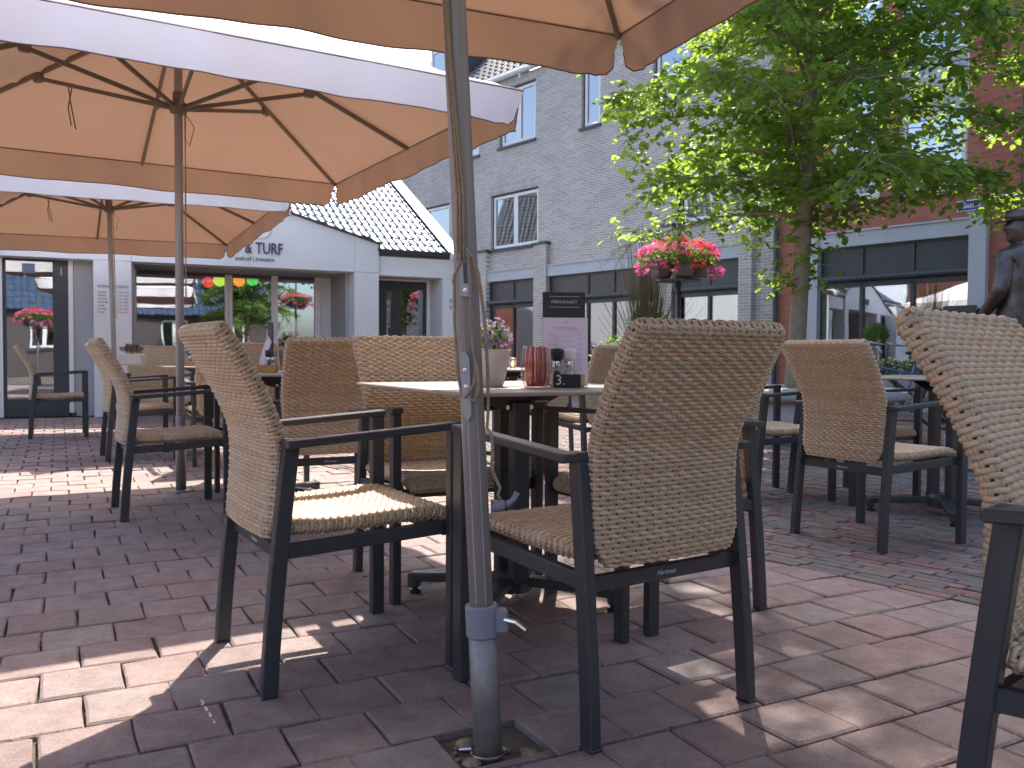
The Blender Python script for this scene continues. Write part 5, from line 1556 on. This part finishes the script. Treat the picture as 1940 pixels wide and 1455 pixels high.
mb = MB(); leaf_cloud(mb, (0, 0, .22), .50, .50, .15, 2600, .05, g); part('foliage', mb, M['green'], t)['kind'] = 'stuff'
kinds = {k: MB() for k in ('petal_red', 'petal_pink', 'petal_mag')}
for i in range(330):
    a = g.uniform(0, 2*PI); u = g.random(); b_ = math.acos(1-1.32*u)
    sx_, sz_ = math.sin(b_), math.cos(b_)
    rr = .53*g.uniform(.93, 1.08)
    c = (rr*sx_*math.cos(a), rr*sx_*math.sin(a), .20 + .27*sz_*g.uniform(.92, 1.1) - (g.uniform(0, .16) if sz_ < .1 else 0))
    side = math.cos(a)*sx_           # -1 left, 1 right
    x = g.random()
    if side < -.45: k = 'petal_pink' if x < .6 else ('petal_mag' if x < .85 else 'petal_red')
    elif side > .62: k = 'petal_mag' if x < .6 else 'petal_red'
    else: k = 'petal_red' if x < .62 else ('petal_pink' if x < .95 else 'petal_mag')
    if sz_ < .45 and g.random() < .45: continue
    blob_flowers(kinds[k], c, .032, .032, .026, 11, .017, g)
for k, mb in kinds.items(): part(k.replace('petal_', '').replace('mag', 'magenta') + '_blossoms', mb, M[k], t)['kind'] = 'stuff'

# ------------------------------------------------------------ tall dry ornamental grass in a tub
gp = along(1222, 12.4, 0)
t = thing('ornamental_shrub', 'tall bare twiggy shrub in a tub left of the lamp post', 'shrub', gp)
part('tub', MB().lathe([(0, 0), (.22, 0), (.27, .42), (.25, .42), (.24, .36), (0, .36)], 20), M['planter'], t)
mb = MB(); g = random.Random(4)
for i in range(430):
    a = g.uniform(0, 2*PI); r = abs(g.gauss(0, .26)); h = g.uniform(.8, 2.45)*(1-.25*r)
    x, y = math.cos(a), math.sin(a); b0 = g.uniform(0, .12)
    mb.tube([(x*b0, y*b0, .36), (x*(b0+r*.35), y*(b0+r*.35), .36+h*.5), (x*(b0+r), y*(b0+r), .36+h)], [.0045, .0035, .002], 3, cap=False)
part('stems', mb, M['drygrass'], t)['kind'] = 'stuff'
mb = MB()
for i in range(60):
    a = g.uniform(0, 2*PI); r = g.uniform(0, .3)
    leaf_cloud(mb, (r*math.cos(a), r*math.sin(a), g.uniform(1.0, 1.5)), .05, .05, .05, 8, .045, g)
part('leaves', mb, M['green'], t)['kind'] = 'stuff'
lg_ = along(1165, 11.6, 0)
t = thing('low_shrub', 'low green leafy shrub just left of the near chair top', 'shrub', lg_)
part('tub', MB().lathe([(0, 0), (.2, 0), (.24, .5), (.22, .5), (.2, .45), (0, .45)], 20), M['planter'], t)
mb = MB(); leaf_cloud(mb, (0, 0, .8), .34, .3, .34, 900, .06, g); part('leaves', mb, M['green'], t)['kind'] = 'stuff'
# ball topiary and window planters at the red shop
tp_ = along(1658, 13.2, 0)
t = thing('ball_topiary', 'clipped round bush on a stem before the red building window', 'topiary', tp_)
part('tub', MB().lathe([(0, 0), (.16, 0), (.20, .34), (.18, .34), (.17, .3), (0, .3)], 20), M['planter'], t)
part('stem', MB().tube([(0, 0, .3), (.01, 0, 1.0)], .015, 6), M['bark'], t)
mb = MB(); leaf_cloud(mb, (0, 0, 1.20), .20, .20, .20, 1500, .035, g); part('foliage', mb, M['green'], t)['kind'] = 'stuff'
fb = along(1700, 12.0, 0)
t = thing('flower_box', 'long planter of pale yellow flowers behind the parked bicycle', 'flower box', fb, R(-50))
part('box', MB().cbox(-.7, .7, -.15, .15, .30, .62, .01), M['concrete'], t)
for s in (-1, 1): part('leg', MB().box(s*.6-.03, s*.6+.03, -.12, .12, 0, .30), M['dark'], t)
mb = MB(); leaf_cloud(mb, (0, 0, .68), .68, .16, .14, 1300, .05, g); part('leaves', mb, M['green'], t)['kind'] = 'stuff'
mb = MB(); blob_flowers(mb, (0, 0, .70), .70, .18, .16, 260, .022, g); part('blossoms', mb, M['petal_yellow'], t)['kind'] = 'stuff'

# ------------------------------------------------------------ parked bicycle
def bicycle(loc, rz, label, col):
    t = thing('bicycle', label, 'bicycle', loc, rz, 'bicycles parked in front of the shops')
    r = .335
    for x in (-.53, .53):
        w_ = thing('w', '', '', (0, 0, 0)); bpy.data.objects.remove(w_, do_unlink=True)
        tyre = MB().tube([(x + r*math.cos(a), 0, r + r*math.sin(a)) for a in np.linspace(0, 2*PI, 29)], .018, 6, cap=False)
        wh = part('wheel', tyre, M['tyre'], t, True)
        part('rim', MB().tube([(x + (r-.025)*math.cos(a), 0, r + (r-.025)*math.sin(a)) for a in np.linspace(0, 2*PI, 29)], .009, 5, cap=False), M['steel'], wh)
        sp = MB()
        for k in range(18):
            a = 2*PI*k/18; sp.tube([(x, .02*(-1)**k, r), (x+(r-.03)*math.cos(a), 0, r+(r-.03)*math.sin(a))], .0015, 3, cap=False)
        part('spokes', sp, M['steel'], wh)
        part('mudguard', MB().tube([(x + (r+.035)*math.cos(a), 0, r + (r+.035)*math.sin(a)) for a in np.linspace(R(20), R(190 if x < 0 else 160), 14)], .014, 5), M['dark'], t)
    bb = (-.08, 0, .29); st_ = (-.20, 0, .80); hd = (.36, 0, .78); hu = (.345, 0, .95)
    f = MB().tube([bb, st_], .016, 8).tube([bb, (.39, 0, .66)], .018, 8).tube([(-.17, 0, .66), hd], .015, 8).tube([(.40, 0, .60), hu], .017, 8)
    f.tube([bb, (-.53, .0, r)], .010, 6).tube([(-.19, 0, .74), (-.53, 0, r)], .009, 6).tube([(.40, 0, .60), (.46, 0, .45), (.53, 0, r)], .012, 6)
    part('frame', f, M[col], t, True)
    part('handlebar', MB().tube([(.345, 0, .95), (.34, 0, 1.04), (.35, .10, 1.06), (.27, .25, 1.03), (.16, .28, 1.02)], .011, 6).tube([(.35, 0, 1.04), (.35, -.10, 1.06), (.27, -.25, 1.03), (.16, -.28, 1.02)], .011, 6), M['steel'], t, True)
    part('saddle', MB().cbox(-.33, -.08, -.065, .065, .90, .95, .02).tube([(-.20, 0, .80), (-.215, 0, .91)], .012, 6), M['black'], t)
    part('luggage_rack', MB().cbox(-.78, -.34, -.06, .06, .70, .72, .004).tube([(-.70, .05, .70), (-.53, .05, r)], .006, 5).tube([(-.70, -.05, .70), (-.53, -.05, r)], .006, 5), M['dark'], t)
    part('crank', MB().lathe([(0, 0), (.09, 0), (.09, .006), (0, .006)], 18, M=Matrix.Translation(bb) @ Matrix.Rotation(PI/2, 4, 'X')).tube([(-.08, -.04, .29), (.02, -.05, .16)], .009, 5).tube([(-.08, .04, .29), (-.18, .05, .42)], .009, 5), M['steel'], t)
    part('pedal', MB().box(-.01, .07, -.13, -.05, .15, .17), M['black'], t)
    part('headlight', MB().lathe([(0, 0), (.03, .01), (.035, .05), (0, .055)], 12, M=Matrix.Translation((.40, 0, .93)) @ Matrix.Rotation(PI/2, 4, 'Y')), M['steel'], t)
    return t
bicycle(along(1700, 10.6, 0), R(160), 'blue framed bicycle parked beyond the right hand table', 'blue')
bicycle(along(1735, 11.3, 0), R(152), 'dark framed bicycle leaning behind the blue one', 'dark')

# ------------------------------------------------------------ bronze statue of a standing man in a cap
sl_ = along(1928, 6.6, 0)
t = thing('statue', 'bronze statue of a man in cap and jacket, back turned, at the right edge', 'statue', sl_, R(20))
PZ = .27
part('plinth', MB().cbox(-.36, .36, -.36, .36, 0, PZ, .02), M['concrete'], t)
def skin_body(name, joints, edges, radii, m, par, sub=2):
    me = bpy.data.meshes.new(name); me.from_pydata(joints, edges, [])
    o = bpy.data.objects.new(name, me); COL.objects.link(o); o.parent = par
    md = o.modifiers.new('skin', 'SKIN'); md.use_smooth_shade = True
    for i, r in enumerate(radii):
        me.skin_vertices[0].data[i].radius = r if isinstance(r, tuple) else (r, r)
    me.skin_vertices[0].data[0].use_root = True
    s = o.modifiers.new('sub', 'SUBSURF'); s.levels = sub; s.render_levels = sub
    me.materials.append(m)
    return o
if True:
    J = [(0,0,.95), (0,0,1.12), (0,-.01,1.30), (0,-.01,1.42), (0,-.015,1.50), (0,-.02,1.55),        # pelvis, waist, chest, upper chest, neck, neck top
         (-.10,0,.90), (-.11,.02,.50), (-.12,-.03,.10), (-.13,.10,.05),                                # left leg
         (.10,0,.90), (.13,-.02,.50), (.15,-.06,.10), (.16,.07,.05),
         (-.17,-.01,1.40), (-.26,-.06,1.15), (-.20,.12,1.00), (-.16,.19,.97),                         # left arm bent forward
         (.17,-.01,1.40), (.27,-.03,1.14), (.22,.15,1.02), (.17,.22,1.03)]
    J = [(x, y, z+PZ-.05) for x, y, z in J]
    E = [(0,1),(1,2),(2,3),(3,4),(4,5),(0,6),(6,7),(7,8),(8,9),(0,10),(10,11),(11,12),(12,13),(3,14),(14,15),(15,16),(16,17),(3,18),(18,19),(19,20),(20,21)]
    Rr = [(.17,.125),(.155,.115),(.185,.13),(.16,.11),.060,.055,.095,.072,.058,.05,.095,.072,.058,.05,.075,.060,.045,.038,.075,.060,.045,.038]
    skin_body('body', J, E, Rr, M['bronze'], t)
    # jacket: flaring hem over the hips, collar
    hz = PZ-.05
    part('jacket', MB().lathe([(.185, hz+.86), (.19, hz+.90), (.175, hz+1.05), (.185, hz+1.2), (.20, hz+1.34), (.16, hz+1.45), (.085, hz+1.50), (.07, hz+1.53)], 24, M=Matrix.Diagonal((1.0, .74, 1, 1)), flute=(7, .03)), M['bronze'], t, True)
    hd = MB()
    for i in range(11):
        pass
    prof = []
    vs = []; fs = []; nz, na = 12, 16
    for i in range(nz+1):
        v = i/nz; z = hz+1.52+.245*v
        rx = .078*math.sin(PI*min(1, .16+v*.84))**.55; ry = .098*math.sin(PI*min(1, .16+v*.84))**.5
        for k in range(na):
            a = 2*PI*k/na; x = rx*math.cos(a); y = ry*math.sin(a) + .012
            if math.sin(a) > .9:      # face side (+y): nose, chin, brow
                y += .026*math.exp(-((v-.45)/.09)**2) + .012*math.exp(-((v-.08)/.08)**2) + .006*math.exp(-((v-.62)/.06)**2)
            if abs(math.sin(a)) < .2: x += .012*math.copysign(1, x)*math.exp(-((v-.45)/.12)**2)
            if .5 < math.sin(a) < .9: y -= .006*math.exp(-((v-.55)/.06)**2)
            vs.append((x, y, z))
    for i in range(nz):
        for k in range(na): fs.append((i*na+k, i*na+(k+1) % na, (i+1)*na+(k+1) % na, (i+1)*na+k))
    fs += [tuple(range(na-1, -1, -1)), tuple(range(nz*na, (nz+1)*na))]
    hd.add(vs, fs); Mh = Matrix.Rotation(R(62), 4, 'Z')
    part('head', MB().add(hd.v, hd.f, Mh), M['bronze'], t, True)
    cap_ = MB().lathe([(.084, hz+1.675), (.095, hz+1.69), (.104, hz+1.72), (.092, hz+1.755), (.05, hz+1.775), (0, hz+1.78)], 20, M=Mh @ Matrix.Diagonal((.95, 1.15, 1, 1)))
    cap_.add([(-.07, .07, hz+1.69), (.07, .07, hz+1.69), (.06, .17, hz+1.665), (.0, .195, hz+1.66), (-.06, .17, hz+1.665), (-.07, .07, hz+1.702), (.07, .07, hz+1.702), (.06, .17, hz+1.677), (0, .195, hz+1.672), (-.06, .17, hz+1.677)],
             [(4,3,2,1,0), (5,6,7,8,9), (0,1,6,5), (1,2,7,6), (2,3,8,7), (3,4,9,8), (4,0,5,9)], Mh)
    part('cap', cap_, M['bronze'], t, True)
    for sx_ in (-1, 1):      # hands: palm and five fingers closed round the tool
        hx, hy, h0 = sx_*.155, .20, hz+.985 if sx_ < 0 else hz+1.035
        JJ = [(hx, hy, h0), (hx-.02*sx_, hy+.03, h0)]; EE = [(0, 1)]; RR = [.030, .032]
        for f in range(4):
            b0 = len(JJ); zf = h0+.028-.019*f; L = (.030, .034, .032, .025)[f]
            JJ += [(hx-.03*sx_, hy+.055, zf), (hx-.05*sx_, hy+.055+L*.6, zf-.002), (hx-.075*sx_, hy+.045+L*.3, zf-.004)]; EE += [(1, b0), (b0, b0+1), (b0+1, b0+2)]; RR += [.0095, .0085, .0075]
        b0 = len(JJ); JJ += [(hx-.01*sx_, hy+.02, h0+.035), (hx-.04*sx_, hy+.035, h0+.045)]; EE += [(0, b0), (b0, b0+1)]; RR += [.010, .009]
        skin_body('hand', JJ, EE, RR, M['bronze'], t, 1)
tl = thing('pipe_tool', 'short dark pipe held low at the left side of the bronze man', 'tool', sl_ + Vector((0, 0, 0)), R(20))
part('rod', MB().tube([(-.23, .10, PZ+.88), (-.36, .10, PZ+.62)], .014, 8).tube([(-.13, .215, PZ+.93), (-.23, .10, PZ+.88)], .012, 8), M['bronze'], tl, True)
part('bowl', MB().tube([(-.355, .10, PZ+.63), (-.375, .10, PZ+.585)], [.022, .030], 10), M['black'], tl, True)

# chip bits on the paving
def bit(px, py, col, label, s=.006):
    p = at_px(px, py, .006)
    t = part('petal', MB().add([(-s, 0, 0), (0, -s*.5, .002), (s*1.2, 0, .001), (0, s*.5, .003)], [(0, 1, 2, 3)]), col)
    t.location = p; tag(t, label, 'petal')
bit(1264, 1222, M['petal_red'], 'tiny red petal lying on the paving right of the table feet', .007)
bit(951, 1243, M['wood'], 'small orange bit on the paving beside the steel pole foot', .006)

# more lamp posts with geraniums across the square; the shop windows mirror them
def mirror_spot(px, py, plane_p, plane_n, s_):
    d = ((px-970)/FPX*R2 - (py-727.5)/FPX*U2 + F_).normalized(); o = Vector((0, 0, CAMZ))
    t = (Vector(plane_p)-o).dot(plane_n)/d.dot(plane_n); P = o + d*t
    r = d - 2*d.dot(plane_n)*Vector(plane_n)
    return P + r*s_
rn = Vector((.4226, -.9063, 0))
q1 = mirror_spot(562, 572, Vector((-5.57, 11.71, 0)) - rn*1.29, rn, 15.0)
q2 = mirror_spot(72, 625, Vector((-5.57, 11.71, 0)) - rn*.35, rn, 13.0)
lamp0 = next(o for o in bpy.data.objects if o.name == 'lamp_post'); bask0 = next(o for o in bpy.data.objects if o.name == 'flower_basket')
for q_, nm_ in ((q1, 'right'), (q2, 'left')):
    for src, lb, dz in ((lamp0, 'lamp post across the square, mirrored in the %s restaurant glass' % nm_, 0), (bask0, 'geranium basket across the square, mirrored in the %s restaurant glass' % nm_, 1.86)):
        c = copy_tree(src); c.location = (q_.x, q_.y, dz + max(-.3, q_.z-2.05)); c['label'] = lb
